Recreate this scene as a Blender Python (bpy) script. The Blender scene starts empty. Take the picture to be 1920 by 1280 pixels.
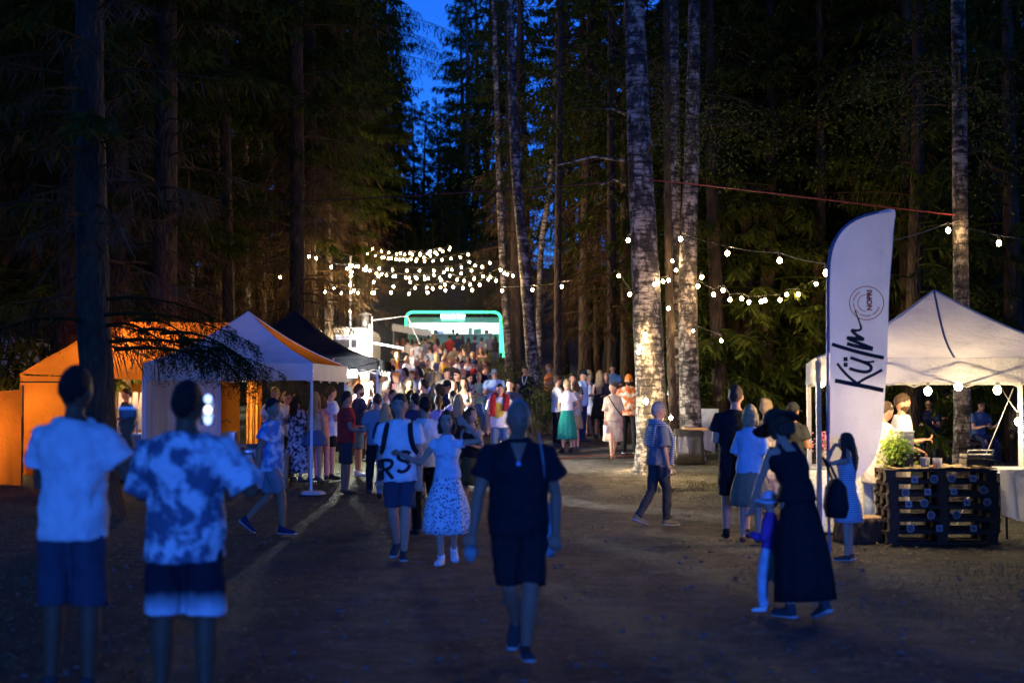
import bpy, bmesh, math, random
import numpy as np
from mathutils import Vector, Matrix, noise
R = math.radians
V = Vector
random.seed(11)
sc = bpy.context.scene
COL = sc.collection

# ------------------------------------------------------------------ camera, sky, exposure
FPX, CAMZ, PITCH = 2667.0, 1.75, math.atan(105 / 2667.0)
cam_d = bpy.data.cameras.new('camera')
cam_d.lens = 50.0; cam_d.sensor_width = 36.0
cam_d.clip_start = 0.1; cam_d.clip_end = 3000
cam_d.dof.use_dof = True; cam_d.dof.focus_distance = 25.0; cam_d.dof.aperture_fstop = 1.4
cam = bpy.data.objects.new('camera', cam_d); COL.objects.link(cam)
cam.location = (0, 0, CAMZ); cam.rotation_euler = (R(90) + PITCH, 0, 0)
sc.camera = cam

w = bpy.data.worlds.new('World'); sc.world = w; w.use_nodes = True
nt = w.node_tree; nt.nodes.clear()
wo = nt.nodes.new('ShaderNodeOutputWorld'); bg = nt.nodes.new('ShaderNodeBackground')
sky = nt.nodes.new('ShaderNodeTexSky'); sky.sky_type = 'NISHITA'; sky.sun_disc = False
sky.sun_elevation = R(15); sky.sun_rotation = R(180); sky.ozone_density = 3.0; sky.dust_density = 0.3
tint = nt.nodes.new('ShaderNodeMix'); tint.data_type = 'RGBA'; tint.blend_type = 'MULTIPLY'
tint.inputs[0].default_value = 1.0
tint.inputs[7].default_value = (0.055, 0.29, 1.0, 1)      # camera balanced for the warm lamps: dusk goes deep blue
nt.links.new(sky.outputs[0], tint.inputs[6]); nt.links.new(tint.outputs[2], bg.inputs[0])
bg.inputs[1].default_value = 0.15
nt.links.new(bg.outputs[0], wo.inputs[0])

sun_d = bpy.data.lights.new('dusk_glow', 'SUN'); sun_d.energy = 2.9; sun_d.angle = R(8); sun_d.color = (0.030, 0.155, 1.0)
sun = bpy.data.objects.new('dusk_glow', sun_d); COL.objects.link(sun)
sun.rotation_euler = (R(85), 0, 0)                    # from behind the camera, the open end of the clearing

sc.view_settings.view_transform = 'Standard'; sc.view_settings.look = 'None'
sc.view_settings.exposure = 0.2; sc.view_settings.gamma = 1.0
sc.view_settings.use_curve_mapping = False
sc.render.engine = 'CYCLES'
cy = sc.cycles
cy.use_denoising = True
try: cy.denoiser = 'OPENIMAGEDENOISE'
except Exception: pass
cy.max_bounces = 5; cy.diffuse_bounces = 3; cy.glossy_bounces = 2; cy.transmission_bounces = 4
cy.transparent_max_bounces = 8; cy.volume_bounces = 0
cy.sample_clamp_indirect = 2.0; cy.sample_clamp_direct = 60.0
cy.caustics_reflective = False; cy.caustics_refractive = False
cy.use_light_tree = True

# ------------------------------------------------------------------ measuring helpers
_f = V((0, math.cos(PITCH), math.sin(PITCH))); _u = V((0, -math.sin(PITCH), math.cos(PITCH)))
def P(px, py, d):
    r = _f + V(((px - 960) / FPX, 0, 0)) + _u * ((640 - py) / FPX)
    return V((r.x * d / r.y, d, CAMZ + r.z * d / r.y))
def PY(z, d):
    v = V((0, d, z - CAMZ)); return 640 - FPX * v.dot(_u) / v.dot(_f)
def sm(t): t = min(1.0, max(0.0, t)); return t * t * (3 - 2 * t)
def G(x, y):
    z = 0.0
    if y > 22:
        z += 0.056 * max(0, y - 24) if y < 45 else 0.056 * 21 + 0.08 * (y - 45)
    if y > 76: z += 5.2 * sm((y - 76) / 16)
    if y > 92: z -= (y - 92) * 0.06
    z += 0.9 * sm((abs(x - 0.5) - 12) / 30) * sm((y - 10) / 20)
    return z
def ground_at(px, py):
    lo, hi = 3.0, 74.0
    for _ in range(50):
        m = (lo + hi) / 2; p = P(px, py, m)
        if p.z > G(p.x, m): lo = m
        else: hi = m
    return P(px, py, lo)
def depth_for_head(py, H, lo=20.0, hi=73.0):
    for _ in range(40):
        m = (lo + hi) / 2
        if PY(G(0, m) + H, m) > py: lo = m
        else: hi = m
    return lo

# ------------------------------------------------------------------ materials
MATS = {}
def nodes(name):
    m = bpy.data.materials.new(name); m.use_nodes = True
    t = m.node_tree; t.nodes.clear()
    o = t.nodes.new('ShaderNodeOutputMaterial'); return m, t, o
def ramp(t, stops, interp='LINEAR'):
    r = t.nodes.new('ShaderNodeValToRGB'); cr = r.color_ramp; cr.interpolation = interp
    while len(cr.elements) > 1: cr.elements.remove(cr.elements[0])
    cr.elements[0].position = stops[0][0]; cr.elements[0].color = (*stops[0][1], 1)
    for p, c in stops[1:]:
        e = cr.elements.new(p); e.color = (*c, 1)
    return r
def coord(t, scale=(1, 1, 1)):
    c = t.nodes.new('ShaderNodeTexCoord'); m = t.nodes.new('ShaderNodeMapping')
    m.inputs['Scale'].default_value = scale; t.links.new(c.outputs['Object'], m.inputs[0]); return m.outputs[0]
def nz(t, vec, scale, detail=3, rough=.5):
    n = t.nodes.new('ShaderNodeTexNoise'); n.inputs['Scale'].default_value = scale
    n.inputs['Detail'].default_value = detail; n.inputs['Roughness'].default_value = rough
    t.links.new(vec, n.inputs['Vector']); return n.outputs['Fac']
def dark(c, k): return tuple(max(0, min(1, x * k)) for x in c[:3])
def mat(name, col, rough=.75, bump=.15, scale=30, var=.25, metal=0.0, col2=None):
    if name in MATS: return MATS[name]
    m, t, o = nodes(name); p = t.nodes.new('ShaderNodeBsdfPrincipled')
    v = coord(t); n = nz(t, v, scale, 4)
    r = ramp(t, [(.3, dark(col, 1 - var)), (.7, col2 or dark(col, 1 + var * .6))])
    t.links.new(n, r.inputs[0]); t.links.new(r.outputs[0], p.inputs['Base Color'])
    p.inputs['Roughness'].default_value = rough; p.inputs['Metallic'].default_value = metal
    if name.startswith(('skin_', 'hair_')): p.inputs['Specular IOR Level'].default_value = .2
    if bump:
        b = t.nodes.new('ShaderNodeBump'); b.inputs['Strength'].default_value = bump; b.inputs['Distance'].default_value = .02
        n2 = nz(t, v, scale * 2.2, 3); t.links.new(n2, b.inputs['Height']); t.links.new(b.outputs[0], p.inputs['Normal'])
    t.links.new(p.outputs[0], o.inputs[0]); MATS[name] = m; return m
def emit(name, col, strength):
    if name in MATS: return MATS[name]
    m, t, o = nodes(name); e = t.nodes.new('ShaderNodeEmission')
    e.inputs[0].default_value = (*col, 1); e.inputs[1].default_value = strength
    t.links.new(e.outputs[0], o.inputs[0]); MATS[name] = m; return m
def fabric(name, col, trans=.45, scale=3.0):
    if name in MATS: return MATS[name]
    m, t, o = nodes(name)
    d = t.nodes.new('ShaderNodeBsdfDiffuse'); tr = t.nodes.new('ShaderNodeBsdfTranslucent'); mx = t.nodes.new('ShaderNodeMixShader')
    v = coord(t); n = nz(t, v, scale, 5); r = ramp(t, [(.3, dark(col, .86)), (.7, col)]); t.links.new(n, r.inputs[0])
    b = t.nodes.new('ShaderNodeBump'); b.inputs['Strength'].default_value = .7; b.inputs['Distance'].default_value = .07
    n2 = nz(t, v, scale * 1.6, 5, .6); t.links.new(n2, b.inputs['Height'])
    for s in (d, tr):
        t.links.new(r.outputs[0], s.inputs[0]); t.links.new(b.outputs[0], s.inputs['Normal'])
    mx.inputs[0].default_value = trans
    t.links.new(d.outputs[0], mx.inputs[1]); t.links.new(tr.outputs[0], mx.inputs[2]); t.links.new(mx.outputs[0], o.inputs[0])
    MATS[name] = m; return m
def cloth(name, col, pat=None, col2=(.02, .02, .02), scale=20.0):
    """woven cloth; pat: None, stripe, spots, dye, floral, dip, patch, fine"""
    key = 'cloth_' + name
    if key in MATS: return MATS[key]
    m, t, o = nodes(key); p = t.nodes.new('ShaderNodeBsdfPrincipled'); p.inputs['Roughness'].default_value = .85
    try: p.inputs['Sheen Weight'].default_value = .0; p.inputs['Specular IOR Level'].default_value = .15
    except Exception: pass
    v = coord(t); L = t.links.new
    if pat is None:
        n = nz(t, v, 9, 4); r = ramp(t, [(.3, dark(col, .85)), (.7, dark(col, 1.05))]); L(n, r.inputs[0]); out = r.outputs[0]
    elif pat in ('stripe', 'fine'):
        wv = t.nodes.new('ShaderNodeTexWave'); wv.bands_direction = 'Z'; wv.inputs['Scale'].default_value = scale
        wv.inputs['Distortion'].default_value = .6; L(v, wv.inputs[0])
        r = ramp(t, [(0, col), (.48, col), (.52, col2)], 'CONSTANT' if pat == 'stripe' else 'LINEAR'); L(wv.outputs[0], r.inputs[0]); out = r.outputs[0]
    elif pat == 'spots':
        vo = t.nodes.new('ShaderNodeTexVoronoi'); vo.inputs['Scale'].default_value = scale; L(v, vo.inputs[0])
        r = ramp(t, [(0, col2), (.32, col2), (.42, col)]); L(vo.outputs['Distance'], r.inputs[0]); out = r.outputs[0]
    elif pat in ('dye', 'floral'):
        n = nz(t, v, scale, 3, .55); r = ramp(t, [(.42, col), (.56, col2)]); L(n, r.inputs[0]); out = r.outputs[0]
    elif pat in ('dip', 'patch'):
        s = t.nodes.new('ShaderNodeSeparateXYZ'); L(v, s.inputs[0])
        if pat == 'dip':
            n = nz(t, v, 6, 2); a = t.nodes.new('ShaderNodeMath'); a.operation = 'MULTIPLY_ADD'; a.inputs[1].default_value = .10
            L(n, a.inputs[0]); L(s.outputs[2], a.inputs[2])
            r = ramp(t, [(.0, col2), (scale - .04, col2), (scale + .07, col)]); L(a.outputs[0], r.inputs[0])
        else:
            q = t.nodes.new('ShaderNodeVectorMath'); q.operation = 'DISTANCE'; q.inputs[1].default_value = (.06, .14, 1.22); L(v, q.inputs[0])
            r = ramp(t, [(.0, col2), (.15, col2), (.17, col)]); L(q.outputs['Value'], r.inputs[0])
        out = r.outputs[0]
    L(out, p.inputs['Base Color'])
    b = t.nodes.new('ShaderNodeBump'); b.inputs['Strength'].default_value = .6; b.inputs['Distance'].default_value = .05
    n2 = nz(t, v, 9, 3); L(n2, b.inputs['Height']); L(b.outputs[0], p.inputs['Normal'])
    L(p.outputs[0], o.inputs[0]); MATS[key] = m; return m

# ------------------------------------------------------------------ mesh helpers
class MB:
    def __init__(s): s.v = []; s.f = []
    def add(s, vs, fs):
        b = len(s.v); s.v.extend(tuple(x) for x in vs); s.f.extend(tuple(i + b for i in f) for f in fs)
    def box(s, c, sz, rot=None, bev=0.0):
        hx, hy, hz = sz[0] / 2, sz[1] / 2, sz[2] / 2
        vs = [V((x, y, z)) for z in (-hz, hz) for x, y in ((-hx, -hy), (hx, -hy), (hx, hy), (-hx, hy))]
        if rot is not None: vs = [rot @ q for q in vs]
        s.add([q + V(c) for q in vs], [(3, 2, 1, 0), (4, 5, 6, 7), (0, 1, 5, 4), (1, 2, 6, 5), (2, 3, 7, 6), (3, 0, 4, 7)])
    def loft(s, pts, rad, n=12, hint=V((0, 1, 0)), cap=True, mod=None):
        rings = []; N = len(pts)
        for i in range(N):
            tn = (pts[min(i + 1, N - 1)] - pts[max(i - 1, 0)])
            tn = tn.normalized() if tn.length > 1e-9 else V((0, 0, 1))
            h = hint - tn * hint.dot(tn)
            if h.length < 1e-4: h = V((1, 0, 0)) - tn * tn.x
            h.normalize(); a = h.cross(tn).normalized()
            ra, rb = rad[i] if isinstance(rad[i], (tuple, list)) else (rad[i], rad[i])
            ring = []
            for k in range(n):
                an = 2 * math.pi * k / n; q = 1.0 if mod is None else mod(an, i / max(1, N - 1))
                ring.append(pts[i] + a * (math.cos(an) * ra * q) + h * (math.sin(an) * rb * q))
            rings.append(ring)
        vs = [q for r in rings for q in r]; fs = []
        for i in range(N - 1):
            for k in range(n):
                k2 = (k + 1) % n; fs.append((i * n + k, i * n + k2, (i + 1) * n + k2, (i + 1) * n + k))
        if cap:
            vs += [pts[0], pts[-1]]; c0, c1 = len(vs) - 2, len(vs) - 1
            for k in range(n):
                k2 = (k + 1) % n; fs.append((c0, k2, k)); fs.append((c1, (N - 1) * n + k, (N - 1) * n + k2))
        s.add(vs, fs)
    def tube(s, pts, r, n=6): s.loft([V(p) for p in pts], [r] * len(pts) if not isinstance(r, (list, tuple)) else r, n, V((.13, .31, .94)))
    def ell(s, c, r, nu=12, nv=8, rot=None):
        vs = [V((0, 0, r[2]))]; 
        for j in range(1, nv):
            th = math.pi * j / nv
            for k in range(nu):
                ph = 2 * math.pi * k / nu
                vs.append(V((r[0] * math.sin(th) * math.cos(ph), r[1] * math.sin(th) * math.sin(ph), r[2] * math.cos(th))))
        vs.append(V((0, 0, -r[2]))); fs = []
        for k in range(nu): fs.append((0, 1 + k, 1 + (k + 1) % nu))
        for j in range(nv - 2):
            for k in range(nu):
                a = 1 + j * nu + k; b = 1 + j * nu + (k + 1) % nu; fs.append((a, a + nu, b + nu, b))
        l = len(vs) - 1
        for k in range(nu): fs.append((l, 1 + (nv - 2) * nu + (k + 1) % nu, 1 + (nv - 2) * nu + k))
        if rot is not None: vs = [rot @ q for q in vs]
        s.add([q + V(c) for q in vs], fs)
    def mesh(s, name):
        me = bpy.data.meshes.new(name); me.from_pydata(s.v, [], s.f); me.update(); return me
    def build(s, name, m, parent=None, smooth=False, bevel=0.0):
        me = s.mesh(name); me.materials.append(m)
        if name in ('branches', 'dry_branches', 'dead_branches', 'stems', 'foliage', 'crown', 'blossoms', 'low_branch'): stuffy = True
        else: stuffy = False
        if smooth: me.polygons.foreach_set('use_smooth', [True] * len(me.polygons))
        o = bpy.data.objects.new(name, me); COL.objects.link(o)
        if parent is not None: o.parent = parent
        if stuffy: o['kind'] = 'stuff'
        if bevel:
            b = o.modifiers.new('bevel', 'BEVEL'); b.width = bevel; b.segments = 2; b.limit_method = 'ANGLE'
            BAKE.append(o)
        return o
BAKE = []
def tag(o, label, cat, group=None, kind=None):
    if label: o['label'] = label
    if cat: o['category'] = cat
    if group: o['group'] = group
    if kind: o['kind'] = kind
    return o
def empty(name, loc=(0, 0, 0), rz=0.0):
    o = bpy.data.objects.new(name, None); COL.objects.link(o); o.location = loc; o.rotation_euler = (0, 0, rz)
    o.empty_display_size = .1; return o
def share(name, me, parent=None, loc=(0, 0, 0), rot=(0, 0, 0), scale=(1, 1, 1)):
    o = bpy.data.objects.new(name, me); COL.objects.link(o)
    if parent is not None: o.parent = parent
    if name in ('crown', 'dry_branches'): o['kind'] = 'stuff'
    o.location = loc; o.rotation_euler = rot; o.scale = scale; return o
def ribbon(mb, pts, wd, plane):
    """a flat stroke: pts 2d, wd width or list, plane(x,y)->Vector"""
    n = len(pts)
    L, Rr = [], []
    for i in range(n):
        a = pts[max(0, i - 1)]; b = pts[min(n - 1, i + 1)]
        dx, dy = b[0] - a[0], b[1] - a[1]; l = math.hypot(dx, dy) or 1
        ww = wd[i] if isinstance(wd, (list, tuple)) else wd
        L.append(plane(pts[i][0] - dy / l * ww / 2, pts[i][1] + dx / l * ww / 2))
        Rr.append(plane(pts[i][0] + dy / l * ww / 2, pts[i][1] - dx / l * ww / 2))
    mb.add(L + Rr, [(i, i + 1, n + i + 1, n + i) for i in range(n - 1)])
def spline(pts, k=6):
    out = []; n = len(pts)
    for i in range(n - 1):
        p0, p1, p2, p3 = pts[max(0, i - 1)], pts[i], pts[i + 1], pts[min(n - 1, i + 2)]
        for j in range(k):
            t = j / k
            out.append(tuple(.5 * ((2 * b) + (-a + c) * t + (2 * a - 5 * b + 4 * c - d) * t * t + (-a + 3 * b - 3 * c + d) * t ** 3)
                             for a, b, c, d in zip(p0, p1, p2, p3)))
    out.append(tuple(pts[-1])); return out
# ------------------------------------------------------------------ people
FOLDS = bpy.data.textures.new('folds', 'CLOUDS'); FOLDS.noise_scale = .13; FOLDS.noise_depth = 2
TUFTS = bpy.data.textures.new('tufts', 'CLOUDS'); TUFTS.noise_scale = .045; TUFTS.noise_depth = 1
SKINS = {'fair': (.50, .26, .165), 'mid': (.34, .165, .10), 'tan': (.15, .072, .04)}
HAIRC = {'dark': (.018, .013, .010), 'brown': (.06, .035, .02), 'blonde': (.36, .25, .12), 'ginger': (.22, .075, .025), 'grey': (.28, .26, .24)}
CLOTH = {
    'white': ((.74, .74, .74), None), 'black': ((.012, .012, .014), None), 'navy': ((.018, .028, .07), None), 'grey': ((.22, .23, .25), None),
    'red': ((.38, .03, .025), None), 'yellow': ((.70, .42, .03), None), 'beige': ((.48, .38, .27), None), 'lilac': ((.42, .34, .58), None),
    'green': ((.35, .48, .25), None), 'blue': ((.10, .20, .42), None), 'orange': ((.62, .20, .04), None), 'pink': ((.60, .27, .28), None),
    'olive': ((.09, .08, .035), None), 'brown': ((.12, .06, .035), None), 'denim': ((.07, .12, .22), None), 'jeans': ((.10, .16, .26), None),
    'charcoal': ((.045, .046, .05), None), 'striped': ((.62, .62, .60), 'stripe', (.05, .05, .07), 9.0), 'floral': ((.02, .02, .03), 'floral', (.42, .40, .42), 16.0),
    'lightblue': ((.42, .55, .72), None), 'cream': ((.66, .60, .48), None), 'khaki': ((.22, .18, .11), None), 'teal': ((.015, .20, .15), None),
}
def cl(name):
    c = CLOTH[name]; return cloth(name, c[0], *(c[1:] if len(c) > 1 else ()))
def skin(name): return mat('skin_' + name, SKINS[name], .5, .1, 25, .12)
def hairm(name): return mat('hair_' + name, HAIRC[name], .55, .6, 60, .4)

ARM = {'down': ((.12, .02, -1), (.05, .18, -1)), 'front': ((.18, .12, -1), (-.30, .9, .15)), 'cross': ((.22, .25, -1), (-.95, .35, .12)),
       'phone': ((.18, .75, -.45), (-.30, .35, .9)), 'face': ((.55, .75, -.15), (-.75, -.15, .8)), 'hip': ((.6, -.2, -1), (-.6, .35, -.6)),
       'fwd': ((.12, .38, -1), (.03, .75, -1)), 'back': ((.14, -.36, -1), (.05, -.05, -1)), 'drink': ((.2, .55, -.8), (-.35, .45, .85)),
       'pocket': ((.28, -.12, -1), (-.12, .25, -1)), 'ear': ((.75, .45, .0), (-.62, .05, .75)), 'up': ((.85, .25, .12), (-.75, .05, .75)),
       'reach': ((.1, .75, -.75), (-.05, .95, -.25)), 'link': ((.55, .1, -.75), (.65, .35, .35)), 'low': ((.06, .55, -1), (-.1, .6, -1)),
       'hold': ((.22, .1, -1), (-.1, .85, -.1)), 'sitarm': ((.12, .25, -1), (-.25, .9, .2))}
LEG = {'stand': ((.035, .0, -1), (.01, -.03, -1), 0), 'relax': ((.07, .07, -1), (.03, -.02, -1), 0), 'fwd': ((-.04, .42, -1), (-.03, .02, -1), 0),
       'back': ((-.04, -.16, -1), (-.03, -.62, -1), -38), 'midf': ((-.03, .26, -1), (-.04, -.02, -1), 0), 'midb': ((-.03, -.14, -1), (-.03, -.40, -1), -20),
       'sit': ((.1, 1, -.08), (0, -.02, -1), 0), 'kick': ((0, -.05, -1), (0, -.95, -.55), -70)}
TM = [(.84, .09, .085), (.90, .155, .115), (.97, .168, .12), (1.07, .15, .108), (1.2, .158, .115), (1.30, .174, .122), (1.365, .168, .112), (1.415, .132, .094), (1.455, .088, .076), (1.49, .066, .064)]
TF = [(.84, .09, .085), (.90, .165, .12), (.97, .168, .122), (1.08, .128, .097), (1.2, .136, .107), (1.29, .148, .126), (1.36, .145, .105), (1.405, .115, .088), (1.445, .076, .068), (1.485, .056, .056)]

def tor(T, z):
    if z <= T[0][0]: return T[0][1:]
    for a, b in zip(T, T[1:]):
        if z <= b[0]:
            k = (z - a[0]) / (b[0] - a[0]); return (a[1] + (b[1] - a[1]) * k, a[2] + (b[2] - a[2]) * k)
    return T[-1][1:]

def head_shape(nu, nv, f):
    vs = []; fs = []
    def pt(th, ph):
        d = V((math.sin(th) * math.cos(ph), math.sin(th) * math.sin(ph), math.cos(th)))
        x, y, z = d.x * .076, d.y * .098, d.z * .122
        if d.z < 0:
            t = -d.z; x *= 1 - .36 * t ** 1.5; y *= (1 - .45 * t ** 1.3) if d.y < 0 else (1 - .08 * t)
        elif d.y < 0: y *= 1.06
        if d.y > .3:
            g = lambda cx, cz, sx, sz: math.exp(-((x - cx) / sx) ** 2 - ((z - cz) / sz) ** 2)
            y += .034 * g(0, -.022, .013, .020) + .016 * g(0, .0, .011, .02) + .006 * g(0, -.06, .022, .010) + .008 * g(0, -.1, .025, .016)
            y -= .020 * (g(.031, .008, .018, .014) + g(-.031, .008, .018, .014))
            y += .009 * (g(.03, .032, .022, .009) + g(-.03, .032, .022, .009))
        return f(d, V((x, y, z)))
    vs.append(pt(0, 0))
    for j in range(1, nv):
        for k in range(nu): vs.append(pt(math.pi * j / nv, 2 * math.pi * k / nu))
    vs.append(pt(math.pi, 0))
    for k in range(nu): fs.append((0, 1 + k, 1 + (k + 1) % nu))
    for j in range(nv - 2):
        for k in range(nu):
            a = 1 + j * nu + k; b = 1 + j * nu + (k + 1) % nu; fs.append((a, a + nu, b + nu, b))
    l = len(vs) - 1
    for k in range(nu): fs.append((l, 1 + (nv - 2) * nu + (k + 1) % nu, 1 + (nv - 2) * nu + k))
    return vs, fs

def hairline(style):
    def h(d):
        a = abs(math.atan2(d.x, d.y)) / math.pi       # 0 front, 1 back
        if style in ('l', 'b', 'p', 'u'):
            hl = .62 if a < .22 else (.62 - (a - .22) / .16 * 1.0 if a < .38 else -.38 - (a - .38) * .8)
            if style in ('p', 'u'): hl = .60 - 1.2 * a if a > .2 else .45
        elif style == 'thin': hl = .35 - .6 * a if a > .4 else .95
        else: hl = .60 - .55 * min(a, .45) / .45 if a < .45 else .05 - (a - .45) / .55 * .65
        return sm((d.z - hl) / .14 + .5)
    return h

PEOPLE = []
def person(x, y, heading, label, H=1.75, sex='m', build=1.0, lean=0, arms=('down', 'down'), legs=('stand', 'stand'), head=(0, 0),
           top=None, bottom=None, hair=('s', 'brown'), shoes='charcoal', skinc='fair', vox=.016, group=None, z=None, detail=False,
           tilt=0, beard=None, cap=None, sleeve=.55, hem=.86, loose=.024, glasses=False):
    vox *= 1.04; s = H / 1.785; b = build * (1.0 if sex == 'm' else .93); T = TM if sex == 'm' else TF
    if sex == 'c': T = [(q[0], q[1] * .92, q[2] * 1.0) for q in TF]; b = build * .9
    lr = R(lean)
    def bend(p):
        if p.z < .93: return p.copy()
        k = sm((p.z - .93) / .42); a = -lr * k; q = p - V((0, 0, .93))
        return V((q.x, q.y * math.cos(a) - q.z * math.sin(a) + 0, q.y * math.sin(a) + q.z * math.cos(a) + .93))
    body, shirt, pants, hairb = MB(), MB(), MB(), MB(); shoel = {-1: MB(), 1: MB()}; soles = {-1: MB(), 1: MB()}
    nr = 12
    def torso(mb, z0, z1, off, hang=False, k=1.0):
        zs = [z0] + [q[0] for q in T if z0 + .015 < q[0] < z1 - .01] + [z1]
        pts, rad = [], []
        hipr = tor(T, .95)
        for zz in zs:
            ra, rb = tor(T, max(zz, .93) if hang else zz)
            if hang and zz < 1.25: kk = sm((1.25 - zz) / .3); ra = max(ra, ra + (hipr[0] * .97 - ra) * kk); rb = max(rb, rb + (hipr[1] - rb) * kk)
            pts.append(V((0, 0, zz))); rad.append((ra * b * k + off, rb * b * k + off))
        st = len(mb.v); mb.loft(pts, rad, 16)
        mb.v[st:] = [tuple(bend(V(q))) for q in mb.v[st:]]
    torso(body, .86, 1.49, 0)
    if sex == 'f':
        for sx in (-1, 1): body.ell(bend(V((sx * .065 * b, .085 * b, 1.285))), (.062 * b, .055, .06), 10, 8)
    # neck and head
    hc = bend(V((0, .015, 1.63))); nb = bend(V((0, -.012, 1.42)))
    HR = Matrix.Rotation(R(head[0]), 3, 'Z') @ Matrix.Rotation(-lr * .75 - R(head[1]), 3, 'X') @ Matrix.Rotation(R(tilt), 3, 'Y')
    hs = 1.07 if sex != 'c' else 1.07 + .16 * max(0, (1.5 - H) / .5)
    hT = lambda q: hc + HR @ (q * hs)
    body.loft([nb, nb.lerp(hc, .5), hc + HR @ V((0, -.01, -.05))], [.062 * b, .052 * b, .05 * b], 10)
    hv, hf = head_shape(22 if detail else 14, 18 if detail else 12, lambda d, p: hT(p)); body.add(hv, hf)
    for sx in (-1, 1): body.ell(hT(V((sx * .077, -.005, -.005))), (.012, .02, .032), 8, 6)
    # arms
    hands = {}; elb = {}
    ar = 1.0 if sex == 'm' else .84
    for sx, nm in ((-1, arms[0]), (1, arms[1])):
        u, f = ARM[nm] if isinstance(nm, str) else nm
        shw = (.178 if sex == 'm' else .152) * b
        sh = bend(V((sx * shw, -.005, 1.382)))
        ud = V((u[0] * sx, u[1], u[2])).normalized(); fd = V((f[0] * sx, f[1], f[2])).normalized()
        rot = Matrix.Rotation(-lr * .5, 3, 'X'); 
        el = sh + ud * .285; wr = el + fd * .25
        inn = bend(V((sx * shw * .5, -.005, 1.385)))
        body.loft([inn, sh, sh.lerp(el, .45), el, el.lerp(wr, .3), wr, wr + fd * .03], [.05 * b * ar, .055 * b * ar, .05 * b * ar, .04 * b * ar, .042 * b * ar, .029 * b, .026 * b], 10)
        # hand
        n = fd.cross(V((sx, 0, 0)));  n = n.normalized() if n.length > .1 else V((0, 1, 0))
        side = fd.cross(n).normalized()
        pm = wr + fd * .10
        body.loft([wr, wr + fd * .05, wr + fd * .10], [(.024, .018), (.040, .015), (.038, .013)], 8, n)
        if detail:
            for i, ln in enumerate((.07, .08, .075, .06)):
                o0 = wr + fd * .095 + side * ((i - 1.5) * .025)
                c1 = (fd * .8 + n * .5).normalized(); c2 = (fd * .2 + n * .95).normalized()
                body.loft([o0, o0 + c1 * ln * .55, o0 + c1 * ln * .55 + c2 * ln * .5], [.0095, .009, .0075], 7)
        else:
            body.loft([pm, pm + (fd * .8 + n * .4) * .045, pm + (fd * .5 + n * .8) * .075], [(.036, .013), (.034, .012), (.026, .010)], 8, n)
        tb = wr + fd * .035 + side * .03 * -sx
        body.loft([tb, tb + (fd + side * -sx * .8).normalized() * .045, tb + (fd * 1.2 + side * -sx * .5 + n * .4).normalized() * .075], [.013, .011, .009], 7)
        hands[sx] = wr + fd * .11 + n * .03; elb[sx] = el
        if top and top[0] != 'none':
            kind = top[0]
            if kind in ('tee', 'polo', 'long'):
                fr = sleeve if kind != 'long' else 1.0
                pts = [inn + V((0, 0, .01)), sh + V((0, 0, .006)), sh.lerp(el, fr * .6), sh.lerp(el, fr)]
                lo = loose
                rad = [(.052 * b * ar + lo * .5), (.056 * b * ar + lo * .55), (.054 * b * ar + lo * 1.0), (.057 * b * ar + lo * 1.5)]
                if kind == 'long': pts += [el.lerp(wr, .5), wr]; rad[3] = .046 * b + lo; rad += [.043 * b + lo, .034 * b + lo]
                shirt.loft(pts, rad, 12)
            elif kind == 'tank':
                q = bend(V((sx * .085 * b, 0, 1.40)))
                shirt.loft([bend(V((sx * .1 * b, .105 * b, 1.32))), bend(V((sx * .088 * b, .05, 1.432))), bend(V((sx * .085 * b, -.05, 1.435))), bend(V((sx * .09 * b, -.11 * b, 1.33)))], [(.02, .014)] * 4, 8)
    # legs: both soles reach the ground
    feet = {}
    FP = [V((0, -.055, -.045)), V((0, 0, -.035)), V((0, .08, -.05)), V((0, .15, -.058)), V((0, .185, -.062))]
    LG = [[list(q[0]), list(q[1]), q[2]] for q in [(LEG[nm] if isinstance(nm, str) else nm) for nm in legs]]
    def sole(q):
        a_ = V(q[0]).normalized() * .42 + V(q[1]).normalized() * .41; m_ = Matrix.Rotation(R(q[2]), 3, 'X')
        return a_.z + min((m_ @ t).z - .03 for t in FP)
    if 'sit' not in legs:
        for _ in range(60):
            z0_, z1_ = sole(LG[0]), sole(LG[1])
            if abs(z0_ - z1_) < .012: break
            q = LG[0] if z0_ < z1_ else LG[1]
            if q[2] < -5: q[1][1] -= .06; q[2] = max(q[2], -62)
            elif q[1][1] < -.05 or q[0][1] > .1: q[0][1] += .03; q[1][1] -= .04
            else: q[0][1] += .05; q[1][1] -= .06
    for sx, nm in ((-1, LG[0]), (1, LG[1])):
        u, f, fp = nm
        ud = V((u[0] * sx, u[1], u[2])).normalized(); fd = V((f[0] * sx, f[1], f[2])).normalized()
        hp = V((sx * .092 * b, 0, .90)); kn = hp + ud * .42; an = kn + fd * .41
        lg = 1.0 if sex == 'm' else .95
        body.loft([hp + V((0, 0, .04)), hp.lerp(kn, .35), hp.lerp(kn, .8), kn, kn.lerp(an, .3), kn.lerp(an, .75), an, an + fd * .03],
                  [.088 * b * lg, .082 * b * lg, .062 * b * lg, .057 * b, .058 * b * lg, .042 * b, .036 * b, .036 * b], 10)
        fr = Matrix.Rotation(R(fp), 3, 'X') @ Matrix.Rotation(R(-8 * sx), 3, 'Z')
        fpts = [V((0, -.055, -.045)), V((0, 0, -.035)), V((0, .08, -.05)), V((0, .15, -.058)), V((0, .185, -.062))]
        frad = [(.026, .028), (.034, .038), (.040, .030), (.042, .022), (.026, .014)]
        body.loft([an + fr @ q for q in fpts], frad, 10, V((0, 0, 1)))
        shoeb = shoel[sx]
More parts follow.
